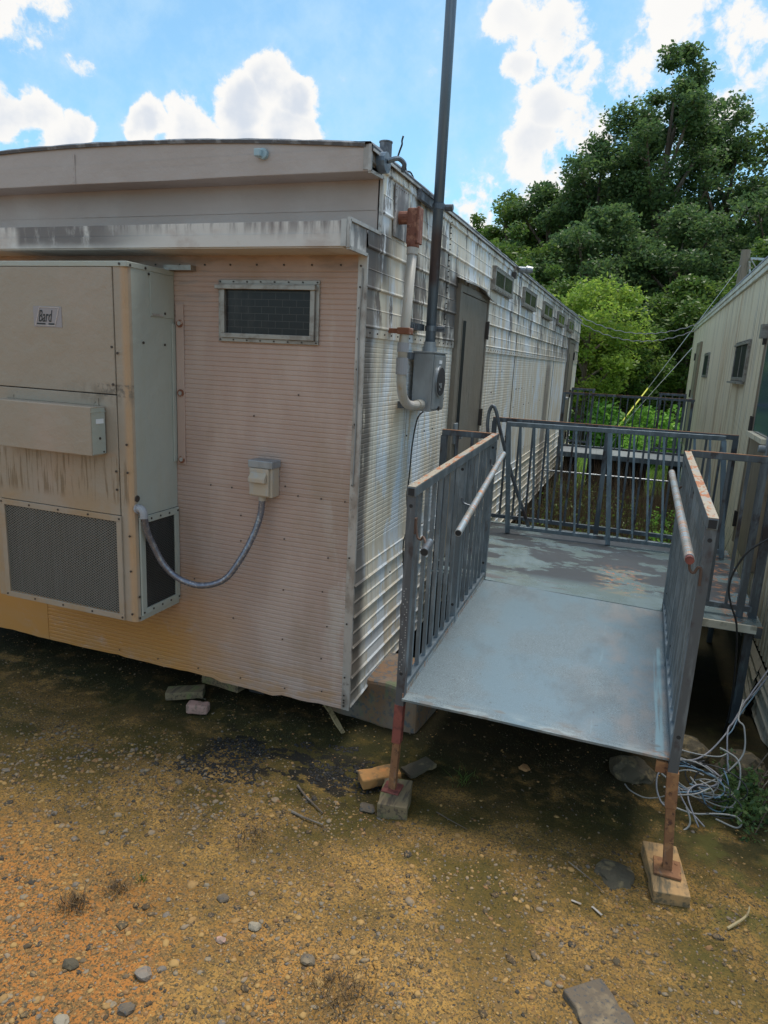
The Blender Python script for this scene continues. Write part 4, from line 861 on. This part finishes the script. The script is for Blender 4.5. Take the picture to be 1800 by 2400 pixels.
for i,(x,y) in enumerate(((-1.9,2.2),(-3.0,3.8),(-.62,1.9),(-3.0,.9))):
    z=float(gz(x,y)); g=G(); g.box(x-.2,x+.2,y-.2,y+.2,z-.03,.03); o=out('block_pier',g,'block',bevel=.01); tag(o,['block pier deep in the shade beneath the tan end wall','block pier far back below the trailer','block pier below the trailer behind the corner footing','block pier behind the air conditioner in the shade'][i],'block pier','block piers under the near trailer')
def rock(c,r,m,label,seed,sc_=(1,1,.7),name='rock',sub=3,group=None):
    bm=bmesh.new(); bmesh.ops.create_icosphere(bm,subdivisions=sub,radius=1); g=G()
    V=[]
    for v in bm.verts:
        n=v.co.normalized(); k=1+.35*mn.noise(n*1.3+Vector((seed,0,0)))+.15*mn.noise(n*3+Vector((0,seed,0)))+.06*mn.noise(n*8)
        V.append((c[0]+n.x*r*k*sc_[0],c[1]+n.y*r*k*sc_[1],c[2]+n.z*r*k*sc_[2]))
    g.add(V,[tuple(v.index for v in f.verts) for f in bm.faces]); bm.free()
    o=out(name,g,m); tag(o,label,'rock',group); return o
rock((1.49,-.49,-.20),.085,'rockd','dark mossy clod left of the right timber block',1,(1,1,.35))
rock((1.0,.14,-.19),.035,'rocko','small orange rock in the shade beneath the ramp',2)
rock((.335,-.50,-.20),.035,'slab','flat grey stone beside the left timber block',3,(1.2,.9,.35))
rock((1.85,.68,-.17),.10,'rockd','dark rock behind the cable tangle under the second trailer',4,(1.1,1,.9))
rock((2.12,.62,-.17),.12,'rockd','dark boulder under the torn skirt panel',5,(1,1.2,.8))
rock((1.55,.35,-.17),.10,'rockd','dark lump of rubble under the ramp right edge',6,(1.2,1,.7))
for i,(x,y,r,m,l) in enumerate((( .003,-1.251,.022,'slab','rounded grey pebble in the middle of the gravel'),(.194,-1.328,.024,'block','pale speckled stone right of the rounded grey pebble'),(-.317,-1.734,.026,'rockd','blackish stone in the orange dirt at lower left'),(.11,-1.429,.018,'pink','dark red stone just below the rounded grey pebble'),(.454,-1.387,.026,'slab','long greenish stone at lower middle, nearest the flat square stone'),(-.047,-1.675,.028,'conc','flat brown stone low in the gravel'),(-.182,-1.911,.024,'block','pale stone at the very bottom left'),(-.015,-1.80,.026,'slab','grey and white stone at the bottom, left of centre'))):
    rock((x,y,float(gz(x,y))+r*.25),r,m,l,i+11,(1.15,.9,.6),'stone',2)
g=G()
def stick(pts,r,label,m='bark'):
    g=G(); P=smooth_path([(x,y,float(gz(x,y))+.008+dz_) for x,y,dz_ in pts],5); n=len(P); g.tube(P,[r*(1-.5*i/n) for i in range(n)],7); tag(out('stick',g,m),label,'stick')
stick([(-.06,-.48,.0),(.02,-.545,.006),(.149,-.618,.0)],.0065,'dark stick, farther of two lying left of the ramp leg')
stick([(.008,-.673,0),(.09,-.69,.004),(.186,-.695,.004)],.0065,'dark stick, nearer of two lying left of the ramp leg')
stick([(1.30,-.50,0),(1.40,-.58,.01),(1.46,-.63,0)],.003,'thin dark twig beside the dark mossy clod')
stick([(.66,-.40,0),(.74,-.44,.008),(.83,-.47,0)],.003,'fine twig on the dirt between the ramp legs')
stick([(1.93,-.62,0),(2.0,-.55,.02),(2.02,-.5,.03)],.006,'pale stick at the right edge of the dirt','lath')
stick([(-.75,-.72,0),(-.70,-.78,.01),(-.62,-.80,0)],.003,'twig in the dirt left of the black patch')
for (x,y,l) in ((1.353,-.718,'small pale sliver of metal on the dirt, left one'),(1.436,-.735,'small pale sliver of metal on the dirt, right one')):
    g=G(); z=float(gz(x,y))+.006; g.beam((x-.02,y+(.006 if x<1.4 else .018),z),(x+.02,y-(.004 if x<1.4 else .018),z+.004),.009,.002); tag(out('metal_sliver',g,'alum'),l,'scrap')
# cable tangle
CT=thing('cable_tangle',(1.9,.2,-.2),'tangle of white, grey and blue cables spilling down behind the right ramp leg','cables')
CB=[('cabg',.0055,[(2.30,1.02,.36),(2.224,.9,.286),(2.156,.825,.204),(2.106,.75,.18),(2.071,.675,.126),(2.027,.6,.078),(1.997,.525,.064),(1.929,.45,-.005),(1.865,.375,-.025),(1.802,.3,-.009),(1.72,.28,-.02)]),
('cabg',.0055,[(2.30,1.02,.40),(2.218,.9,.321),(2.119,.775,.183),(2.049,.65,.092),(2.008,.525,.084),(2.018,.4,-.072)]),
('cabb',.0045,[(2.28,1.0,.33),(2.171,.858,.190),(2.096,.767,.088),(2.055,.675,.03),(2.02,.583,.023),(2.028,.492,-.056),(2.02,.4,-.065)]),
('cabw',.0055,[(2.09,.72,.20),(2.043,.5,.185),(2.067,.45,.167),(2.077,.4,.057),(2.028,.35,-.017),(1.95,.3,-.081),(1.851,.25,-.117),(1.789,.2,-.121),(1.70,.15,-.10)]),
('cabw',.0055,[(1.96,.38,.06),(1.999,.35,.059),(2.037,.317,.05),(2.053,.283,.008),(2.051,.25,-.071),(2.012,.217,-.1),(1.921,.183,-.1),(1.869,.15,-.066),(1.82,.2,-.04)]),
('cabg',.0045,[(1.70,.30,-.0),(1.798,.3,-.011),(1.866,.263,.013),(1.922,.225,.007),(1.958,.188,-.015),(1.913,.15,-.037),(1.847,.112,-.022),(1.808,.075,-.041),(1.804,.038,-.061),(1.825,0,-.101),(1.86,-.03,-.16)]),
('cabb',.0045,[(1.68,.32,-.02),(1.806,.3,-.037),(1.858,.267,-.03),(1.913,.233,-.017),(1.953,.2,-.035),(1.893,.167,-.07),(1.804,.133,-.09),(1.72,.1,-.088)]),
('cabg',.005,[(1.70,.12,.05),(1.675,.1,.024),(1.656,.075,-.004),(1.661,.05,-.063),(1.687,.025,-.109),(1.723,0,-.12)]),
('cabw',.005,[(1.66,.1,.03),(1.674,.1,.002),(1.713,.1,-.025),(1.736,.1,-.056),(1.766,.1,-.086)]),
('cabw',.004,[(1.518,.2,-.166),(1.548,.163,-.173),(1.614,.125,-.170),(1.672,.087,-.13),(1.727,.05,-.076),(1.83,.05,-.04),(1.9,.1,-.02)]),
('cabw',.005,[(1.70,.06,-.13),(1.77,.05,-.139),(1.847,.05,-.144),(1.941,.05,-.116),(2.018,.05,-.106),(2.052,.05,-.135),(2.03,.05,-.165),(1.94,.05,-.145)]),
('cabw',.0055,[(1.80,.02,-.10),(1.82,0,-.14),(1.821,-.017,-.170),(1.799,-.033,-.193),(1.762,-.05,-.195)]),
('cabb',.0045,[(1.866,.1,-.049),(1.902,.125,-.127),(1.959,.15,-.165),(1.999,.175,-.15),(1.996,.2,-.039),(1.97,.25,.02)]),
('cabg',.0045,[(1.76,.12,-.06),(1.778,.1,-.096),(1.818,.067,-.142),(1.846,.033,-.147),(1.89,0,-.17)]),
('cabg',.0045,[(1.70,.32,.0),(1.8,.3,-.006),(1.87,.27,.009),(1.956,.24,-.023),(1.935,.21,-.062),(1.844,.18,-.106),(1.791,.15,-.088)]),
('cabb',.004,[(1.70,.33,-.01),(1.809,.3,-.026),(1.9,.263,-.038),(1.963,.225,-.042),(1.899,.188,-.073),(1.816,.15,-.051)]),
('cabw',.004,[(1.70,.3,.05),(1.84,.30,.04),(1.95,.33,.035),(1.99,.35,.05)])]
for k in range(7):
    cx,cy,cz=1.88+random.uniform(-.05,.07),.18+random.uniform(-.06,.08),-.05+random.uniform(-.03,.03); a,b,ph,ti=random.uniform(.06,.14),random.uniform(.03,.08),random.uniform(0,6),random.uniform(-.5,.5)
    CB.append((random.choice(['cabg','cabb','cabw','rubber']),.0042,[(cx+a*math.cos(ph+t*.55),cy+.05*math.sin(ph+t*.4)+ti*.1,cz+b*math.sin(ph+t*.55)) for t in range(13)]))
for m,r,p in CB: g=G(); g.tube(smooth_path(p,6),r*.82,7); out('cable',g,m,CT,smooth=True)
# ---------------------------------------------------------------- gravel, litter, moss
def icos(sub):
    bm=bmesh.new(); bmesh.ops.create_icosphere(bm,subdivisions=sub,radius=1); V=np.array([v.co[:] for v in bm.verts]); F=np.array([[v.index for v in f.verts] for f in bm.faces]); bm.free(); return V,F
def scatter_stones(name,n,sub,rfun,posfun,label_kind='gravel',mat_='gravel'):
    V0,F0=icos(sub); nb=8; B=[]
    for k in range(nb):
        q=np.array([1+.45*mn.noise(Vector(v)*1.2+Vector((k*5,0,0)))+.2*mn.noise(Vector(v)*3+Vector((0,k*3,0))) for v in V0]); B.append(V0*q[:,None])
    B=np.array(B); x,y=posfun(n); r=rfun(len(x)); n=len(x); vi=rng.integers(0,nb,n); sc3=np.stack([rng.uniform(.7,1.3,n),rng.uniform(.7,1.3,n),rng.uniform(.35,.8,n)],-1)*r[:,None]
    th=rng.uniform(0,6.28,n); P=B[vi]*sc3[:,None,:]; c,s=np.cos(th)[:,None],np.sin(th)[:,None]
    P=np.stack([P[...,0]*c-P[...,1]*s,P[...,0]*s+P[...,1]*c,P[...,2]],-1)
    P[...,0]+=x[:,None]; P[...,1]+=y[:,None]; P[...,2]+=(gz(x,y)-r*.05)[:,None]
    F=(F0[None]+np.arange(n)[:,None,None]*len(V0)).reshape(-1,3)
    o=outnp(name,P.reshape(-1,3),F,mat_); o['kind']='stuff'; return o
def pos_front(n):
    x=rng.uniform(-3,2.6,n*3); y=-2.3+2.9*rng.uniform(0,1,n*3)**1.25; d=.55+.9*vnoise(x*1.5,y*1.5,9)+.4*vnoise(x*5,y*5,8); d*=np.where(y>-.5,.45,1)*np.where(y>-.3,.35,1); d*=np.where((x>.9)&(y<-.6),.6,1)
    k=rng.uniform(0,1,n*3)<d; return x[k][:n],y[k][:n]
scatter_stones('gravel',30000,1,lambda n:np.clip(rng.lognormal(-5.55,.42,n),.0018,.010),pos_front)
def pos_low(n):
    x=rng.uniform(-1.6,2.0,n*4); y=-2.2+1.7*rng.uniform(0,1,n*4)**1.3; k=rng.uniform(0,1,n*4)<(1-.55*sst(x,.0,.8))*(.6+1.2*vnoise(x*2.5,y*2.5,77)); return x[k][:n],y[k][:n]
scatter_stones('gravel',3200,2,lambda n:np.clip(rng.lognormal(-4.85,.36,n),.005,.021),pos_low)
def pos_black(n):
    x=rng.uniform(-.75,.42,n*5); y=rng.uniform(-.62,.05,n*5); k=((vnoise(x*5,y*7,21)+.35*vnoise(x*15,y*15,5))>.05)&(np.abs(y+.30-.32*(x+.15))<.22); return x[k][:n],y[k][:n]
M['char']=mat('black_grit',(.010,.010,.011),rough=.7)
o=scatter_stones('black_grit',1700,1,lambda n:np.clip(rng.lognormal(-5.2,.4,n),.002,.012),pos_black,mat_='char')
def blades(name,n,posfun,h0,h1,w,m,lean=.5,zf=gz,kind='stuff',nseg=1):
    x,y=posfun(n); n=len(x); h=rng.uniform(h0,h1,n); th=rng.uniform(0,6.28,n); ph=rng.uniform(0,6.28,n); L=lean*h*rng.uniform(.2,1,n)
    z=zf(x,y)-.004; a=np.stack([np.cos(th),np.sin(th),0*th],-1)*(w*rng.uniform(.6,1.4,n))[:,None]/2
    b=np.stack([x,y,z],-1); mid=b+np.stack([np.cos(ph)*L*.35,np.sin(ph)*L*.35,h*.55],-1); tp=b+np.stack([np.cos(ph)*L,np.sin(ph)*L,h],-1)
    V=np.stack([b-a,b+a,mid+a*.8,mid-a*.8,tp+a*.15,tp-a*.15],1).reshape(-1,3); i=np.arange(n)[:,None]*6
    F=np.concatenate([i+np.array([0,1,2,3]),i+np.array([3,2,4,5])]); o=outnp(name,V,F,m)
    if kind: o['kind']=kind
    return o
def pos_moss(n):
    x=rng.uniform(-2.9,2.4,n*3); y=rng.uniform(-1.2,.6,n*3); k=(vnoise(x*2,y*2.5,31)+.5*vnoise(x*7,y*7,32)+.3*sst(y,-1,.1))>.16; return x[k][:n],y[k][:n]
blades('moss',20000,pos_moss,.003,.011,.004,'moss',1.)
def litter(name,n,posfun,l0,l1,w,m):
    x,y=posfun(n); n=len(x); th=rng.uniform(0,6.28,n); l=rng.uniform(l0,l1,n)/2; d=np.stack([np.cos(th)*l,np.sin(th)*l,rng.uniform(-.12,.12,n)*l],-1); q=np.stack([-np.sin(th),np.cos(th),0*th],-1)*w/2; up=np.array([0,0,w*.8])
    c=np.stack([x,y,gz(x,y)+.003],-1); V=np.stack([c-d-q,c-d+q,c-d+up,c+d-q,c+d+q,c+d+up],1).reshape(-1,3); i=np.arange(n)[:,None]*6
    F=np.concatenate([i+np.array(f) for f in ([0,3,5,2],[1,2,5,4],[0,1,4,3])]); o=outnp(name,V,F,m); o['kind']='stuff'; return o
litter('dry_litter',5200,lambda n:pos_front(n),.006,.034,.0016,'litter')
def tuft(x,y,n,h,r,m,label,seed):
    blade=blades('grass_tuft',n,lambda k:(x+rng.normal(0,r,k),y+rng.normal(0,r,k)),h*.5,h,.003,m,1.3,kind=None); tag(blade,label,'grass tuft')
tuft(-.505,-1.525,150,.06,.028,'litter','reddish dry grass tuft at left in the gravel',1)
tuft(-.412,-1.392,110,.05,.026,'litter','wiry dry grass tuft around a stone, right of the reddish one',2)
tuft(-.365,-1.302,26,.055,.012,'leafm','tiny green weed in the gravel at left',3)
tuft(.62,-1.46,240,.055,.06,'litter','big brown dry grass tuft at the bottom middle',4)
tuft(-.079,-.892,150,.04,.05,'litter','low reddish dry grass patch below the two dark sticks',5)
tuft(.72,-.10,40,.07,.03,'leafm','small green weed in the shade just inside the ramp legs',6)
# ---------------------------------------------------------------- weeds between the trailers
def pos_w(n): x=rng.uniform(.12,2.3,n); y=rng.uniform(3.7,8.8,n); return x,y
blades('dry_weeds',3800,pos_w,.35,1.05,.008,'dryweed',.35)
def leafquads(P,s,droop=.3):
    n=len(P); a=rng.normal(size=(n,3)); a[:,2]*=.6; a/=np.linalg.norm(a,axis=1)[:,None]; b=rng.normal(size=(n,3)); b-= (b*a).sum(1)[:,None]*a; b/=np.linalg.norm(b,axis=1)[:,None]
    s=s*rng.uniform(.6,1.35,n)[:,None]; a=a*s; b=b*s*.55
    return np.stack([P-a,P-b*.9+a*.1,P+a,P+b*.9+a*.1],1).reshape(-1,3)
def leafobj(name,P,s,m,parent=None):
    V=leafquads(P,s); n=len(P); return outnp(name,V,np.arange(n*4).reshape(n,4),m,parent)
n=9000; x=rng.uniform(.1,2.3,n); y=rng.uniform(3.6,9.0,n); k=(vnoise(x*1.5,y*.8,41)>-.08)|(x<.9); x,y=x[k],y[k]
o=leafobj('green_weeds',np.stack([x,y,gz(x,y)+rng.uniform(0,1,len(x))**1.4*.55],-1),.028,'leafm'); o['kind']='stuff'
n=1500; x=rng.uniform(1.6,2.3,n); y=rng.uniform(3.6,6,n); o=leafobj('green_weeds',np.stack([x,y,gz(x,y)+rng.uniform(0,1,n)**.8*.75],-1),.03,'leafk'); o['kind']='stuff'
P=[]
for k in range(26):
    c=np.array([2.10+rng.normal(0,.06),.30+rng.normal(0,.16),-.2]); h=rng.uniform(.06,.22); d=rng.normal(0,.05,2)
    t=rng.uniform(0,1,60); P.append(np.stack([c[0]+d[0]*t+rng.normal(0,.022,60),c[1]+d[1]*t+rng.normal(0,.022,60),c[2]+h*t],-1))
FB=thing('fern_bush',(2.1,.3,-.2),'low dark green ferny bush at the right edge below the second trailer','bush'); leafobj('foliage',np.concatenate(P),.014,'leafd',FB)
g=G()
for k in range(7): a=random.uniform(.05,.5); g.tube(smooth_path([(2.12,a,-.2),(2.18,a+.05,-.05),(2.27+random.uniform(-.03,.03),a+.1+random.uniform(-.1,.1),.02+random.uniform(-.04,.12))],4),.003,5)
out('stems',g,'bark',FB)
# pipe across the weeds
g=G(); g.tube([(.0,8.0,.32),(2.36,8.0,.335)],.014,10); tag(out('pipe',g,'galvbox'),'thin grey pipe running between the trailers above the weeds','pipe')
# ---------------------------------------------------------------- far landing
FL=thing('landing_platform',(1.14,10,-.3),'second far landing with barred rails at the far trailer doors','platform')
g=G(); g.box(.08,2.22,9.30,10.62,.49,.50); out('deck_plate',g,'galvbox',FL)
g=G(); g.box(.08,2.22,9.27,9.30,.42,.505); out('underframe',g,'steel',FL); g=G(); g.box(.08,2.22,10.62,10.65,.42,.5); out('underframe',g,'steel',FL)
for x,y in ((.11,9.33),(2.19,9.33),(.11,10.6),(2.19,10.6),(1.15,9.33)): z=float(gz(x,y)); g=G(); g.box(x-.022,x+.022,y-.022,y+.022,z-.02,.42); out('leg',g,'bar',FL)
cross(.06,2.20,9.28,1.555,FL,bal=[.09+.118*k for k in range(1,18)],posts=(.09,2.17),zb=.62,d=.5)
cross(.08,.52,10.60,1.60,FL,bal=(.2,.31,.42),posts=(.10,.49),zb=.57,d=.5)
cross(1.66,2.14,10.60,1.60,FL,bal=(1.78,1.9,2.02),posts=(1.70,2.12),zb=.57,d=.5)
for x0,x1 in ((.10,.36),(.55,1.62),(1.98,2.2)): g=G(); g.box(x0,x1,10.2,10.23,-.30,.42); out('dark_panel',g,'dark',FL)  # dark panels standing below the far deck, with gaps between
# ---------------------------------------------------------------- lawn, creeper, wires, pole
def pos_l(n): x=rng.uniform(-5,7,n); y=10.9+14*rng.uniform(0,1,n)**1.6; return x,y
blades('grass',34000,pos_l,.05,.16,.014,'grass',.6)
def bush(x,y,h,r,n,s,m,label,name='creeper_bush'):
    B=thing(name,(x,y,float(gz(x,y))),label,'bush'); P=[]
    for k in range(14):
        c=np.array([x+rng.normal(0,r*.45),y+rng.normal(0,r*.45),B.location.z+h*rng.uniform(.15,.8)]); q=rng.normal(size=(n//14,3)); q/=np.linalg.norm(q,axis=1)[:,None]; P.append(c+q*np.array([r*.42,r*.42,h*.32])*rng.uniform(.6,1.05,(n//14,1)))
    P=np.concatenate(P); P=P[P[:,2]>B.location.z]; leafobj('foliage',P,s,m,B)
    g=G()
    for k in range(5): g.tube([(x+random.uniform(-.1,.1),y,B.location.z-.03),(x+random.uniform(-r,r)*.5,y+random.uniform(-r,r)*.4,B.location.z+h*.7)],.02,5)
    out('stems',g,'bark',B)
bush(.9,15.5,1.35,1.0,2600,.075,'leafk','bright green creeper bush right below the yellow guy guard')
bush(2.0,16.2,1.25,.9,2400,.075,'leafk','bright green creeper bush near the far end of the second trailer')
bush(-.3,16.5,.9,1.0,2200,.07,'leafk','low bright bush at the left behind the far landing')
bush(1.6,13.8,.75,.6,1500,.06,'leafk','small bright bush just past the far landing')
bush(-1.8,17.5,1.6,1.3,2600,.08,'leafl','yellow-green bush behind the far corner of the near trailer')
UP=thing('utility_pole',(3.46,18,-.2),'weathered wooden utility pole rising behind the second trailer roof','pole')
g=G(); g.tube([(3.46,18,-.3),(3.50,18,5.25)],[.15,.115],14); out('trunk',g,'pole',UP,smooth=False)
g=G(); g.beam((3.62,17.9,5.02),(4.3,17.9,4.98),.06,.06); g.tube([(3.6,17.85,4.95),(3.66,17.85,4.6)],.03,8); g.tube([(3.62,17.85,5.0),(3.78,17.85,4.78),(3.7,17.85,4.5)],.02,8); out('bracket_arm',g,'galvpipe',UP)
g=G(); g.tube([(3.66,17.8,4.42),(3.64,17.8,4.12)],[.05,.08],10); g.tube([(3.78,17.8,4.6),(3.74,17.8,4.25)],.05,10); out('insulator',g,'cabw',UP)
g=G(); g.tube([(3.42,17.9,4.85),(1.46,15.83,1.49),(.45,13.9,-.2)],.007,6); g.tube([(1.50,15.90,1.56),(1.03,15.0,.785),(.8,14.6,.39)],.019,8,1)
tag(out('guy_wire',g,['galvwire','yellow']),'guy wire with yellow plastic guard slanting down from the pole','guy wire')
g=G(); g.tube([(3.42,17.9,4.2),(2.47,16.4,2.68),(1.147,15.0,.826),(.62,14.1,-.2)],.007,6); tag(out('guy_wire',g,'galvwire'),'bare second guy wire beside the yellow-guarded one','guy wire')
for k,lab in ((0,'upper of two twisted overhead cables sagging between the trailer roofs'),(1,'lower of two twisted overhead cables sagging between the trailer roofs')):
    g=G(); P=[]
    for i in range(60):
        t=i/59; x=-.5+2.86*t; z=3.20-.05*t-.10*k-(.40+.06*k)*(1-(2*t-1.12)**2 if abs(2*t-1.12)<1.12 else 0)*1.0+.012*math.sin(i*1.5+k)
        P.append((x,12.3+.02*k+1.2*t,z))
    g.tube(P,.0085,6); tag(out('overhead_cable',g,'cabg'),lab,'cable','overhead cables')
# ---------------------------------------------------------------- trees
def tree(x,y,ztop,r,zbase,n,s,m,label,seed,name='broadleaf_tree',sparse=.0,group=None):
    rnd=random.Random(seed); g0=float(gz(x,y)); T=thing(name,(x,y,g0),label,'tree',group)
    H=ztop-g0; zb=zbase-g0; g=G(); P=[]
    for i in range(8): t=i/7; P.append((x+.25*r*.3*math.sin(t*3+seed),y+.2*math.cos(t*2.5+seed)-.2,g0-.1+H*.80*t))
    tr=.018*H+.03; g.tube(P,[tr*(1-.86*i/7) for i in range(8)],9)
    tips=[]
    nl=11
    for k in range(nl):
        t=.25+.62*k/nl; b=Vector(P[0]).lerp(Vector(P[-1]),t); i=min(6,int(t*7)); b=Vector(P[i]).lerp(Vector(P[i+1]),t*7-i); a=k*2.4+seed; L=r*(.85-.45*abs(t-.45)); e=b+Vector((math.cos(a)*L,math.sin(a)*L,H*.16+rnd.uniform(0,.08)*H)); mid=b.lerp(e,.5)+Vector((0,0,-.05*L+rnd.uniform(-.1,.2)))
        g.tube(smooth_path([b,mid,e],3),[tr*.38*(1-.8*j/6) for j in range(7)],6); tips.append(e)
        for q in range(2):
            f=mid.lerp(e,rnd.uniform(.2,.8)); e2=f+Vector((rnd.uniform(-1,1),rnd.uniform(-1,1),rnd.uniform(.2,1)))*L*.4; g.tube([f,e2],[tr*.14,tr*.04],5); tips.append(e2)
    out('trunk',g,'bark',T)
    nc=int(46+r*12); cc=(zb+H)/2; hz_=(H-zb)/2; C=[]
    lr=np.random.default_rng(seed)
    while len(C)<nc:
        v=lr.normal(size=3); v/=np.linalg.norm(v); rad=lr.uniform(.45,1.0)**.6
        taper=1-.38*max(0,v[2]*rad)
        C.append((x+v[0]*rad*r*taper*.88,y+v[1]*rad*r*taper*.88,g0+cc+v[2]*rad*hz_*.90,lr.uniform(.20,.40)*r*(.75 if v[2]>.5 else 1)))
    C+= [(t.x,t.y,t.z,.26*r) for t in tips if g0+zb<t.z]
    C=np.array(C); kk=lr.integers(0,len(C),n); q=lr.normal(size=(n,3)); q/=np.linalg.norm(q,axis=1)[:,None]; rad=lr.uniform(0,1,n)**.42
    P=C[kk,:3]+q*(C[kk,3]*rad)[:,None]*np.array([1,1,.62]); P[:,2]-=.1*np.abs(rad-.5)*C[kk,3]
    P=P+lr.normal(0,.03*r,(n,3))
    if sparse:
        k=(vnoise(P[:,0]*1.6/r*2,P[:,2]*1.6/r*2,seed)+.5*vnoise(P[:,0]*3,P[:,2]*3,seed+1))>-.5+sparse; P=P[k]
    leafobj('crown',P,s,m,T); return T
TG='trees of the wood behind the trailers'
tree(-.05,16.6,4.85,1.55,.3,18850,0.056,'leafl','sunlit yellow-green tree standing in front of the dark wood',3)
tree(.95,17.6,4.05,1.05,.3,12325,0.056,'leafm','shorter green tree touching the right side of the sunlit yellow-green tree',24)
tree(-1.15,17.9,3.9,.95,.3,9425,0.056,'leafm','shorter green tree touching the left side of the sunlit yellow-green tree',25)
tree(2.55,19.5,5.0,1.6,.6,21025,0.066,'leafm','mid-green tree low behind the far end of the second trailer',4)
tree(-2.0,20.0,5.6,1.7,.8,21025,0.066,'leafm','mid-green tree just over the near trailer far corner',5)
tree(4.6,20.5,6.4,1.7,1.2,17082,0.074,'leafm','dark tree behind the utility pole',6)
tree(-3.9,25.0,7.6,2.2,1.0,23652,0.083,'leafm','round-topped tree over the middle of the near trailer roof',7,group=TG)
tree(-.9,25.0,8.7,2.4,1.0,26281,0.083,'leafd','deep green tree directly behind the sunlit yellow-green tree',8,group=TG)
tree(2.2,25.0,8.6,2.3,1.2,26281,0.083,'leafd','deep green tree left of the utility pole top',9,group=TG)
tree(5.4,25.5,9.8,2.3,1.8,21025,0.083,'leafd','gappy dark tree above the second trailer roof',10,sparse=.22,group=TG)
tree(-7.2,33.0,9.8,2.1,1.0,19709,0.1,'leafm','small distant tree top seen nearest the steel mast',11,group=TG)
tree(-5.4,31.0,10.5,2.1,1.0,22338,0.091,'leafm','tree second from the left of the distant skyline',12,group=TG)
tree(-3.4,30.5,11.7,2.3,1.0,24966,0.091,'leafd','tree third from the left on the skyline',13,group=TG)
tree(-1.3,30.5,13.4,2.5,1.5,28908,0.091,'leafd','tall tree just left of the highest crown',14,group=TG)
tree(1.3,30.0,16.2,2.5,2.0,34164,0.091,'leafd','tallest tree with the highest crown on the skyline',15,group=TG)
tree(.1,32.5,14.6,2.4,2.0,15950,0.092,'leafd','tree rising just behind and left of the highest crown',21,group=TG)
tree(-2.3,32.0,12.1,2.3,2.0,14500,0.092,'leafd','tree filling the skyline dip left of the tall tree',22,group=TG)
tree(-4.4,32.0,10.7,2.1,1.5,13050,0.092,'leafm','tree between the second and third crowns on the skyline',23,group=TG)
tree(2.8,33.0,15.2,2.3,2.0,13050,0.096,'leafd','tree shouldering the highest crown from behind on its right',24,group=TG)
tree(3.9,31.5,14.3,2.4,2.0,24966,0.091,'leafd','tall dark tree right of the highest crown',16,sparse=.12,group=TG)
tree(6.3,31.5,13.9,2.5,2.0,19709,0.091,'leafm','thin-leaved tree at the right edge with sky showing through',17,sparse=.30,group=TG)
tree(9.6,32,12.5,2.8,1.5,18396,0.108,'leafd','dark tree beyond the right edge of the wood',18,group=TG)
tree(-9.8,34,9.3,2.7,1.0,18396,0.108,'leafd','distant tree hidden behind the near trailer roof',19,group=TG)
for i,(x,y,h) in enumerate(((-5,21.5,3.6),(-2.6,22.5,4.2),(.6,21.5,4.0),(3.4,22.8,4.6),(6.6,22.5,4.4),(-8,27,4.5),(1.0,28,7.0),(-2.5,28,7.0),(4.2,28,7.2))):
    tree(x,y,h,2.1,-.1,8000,.115,'leafd',['low dark thicket tree beyond the near trailer roof','low dark thicket tree left of the sunlit tree','low dark thicket tree filling the gap behind the sunlit tree','low dark thicket tree under the utility pole','low dark thicket tree behind the second trailer','low dark thicket tree far left in the wood','middle dark tree filling the wood behind the sunlit tree','middle dark tree filling the wood to the left','middle dark tree filling the wood to the right'][i],30+i,'understory_tree',group='understory trees')
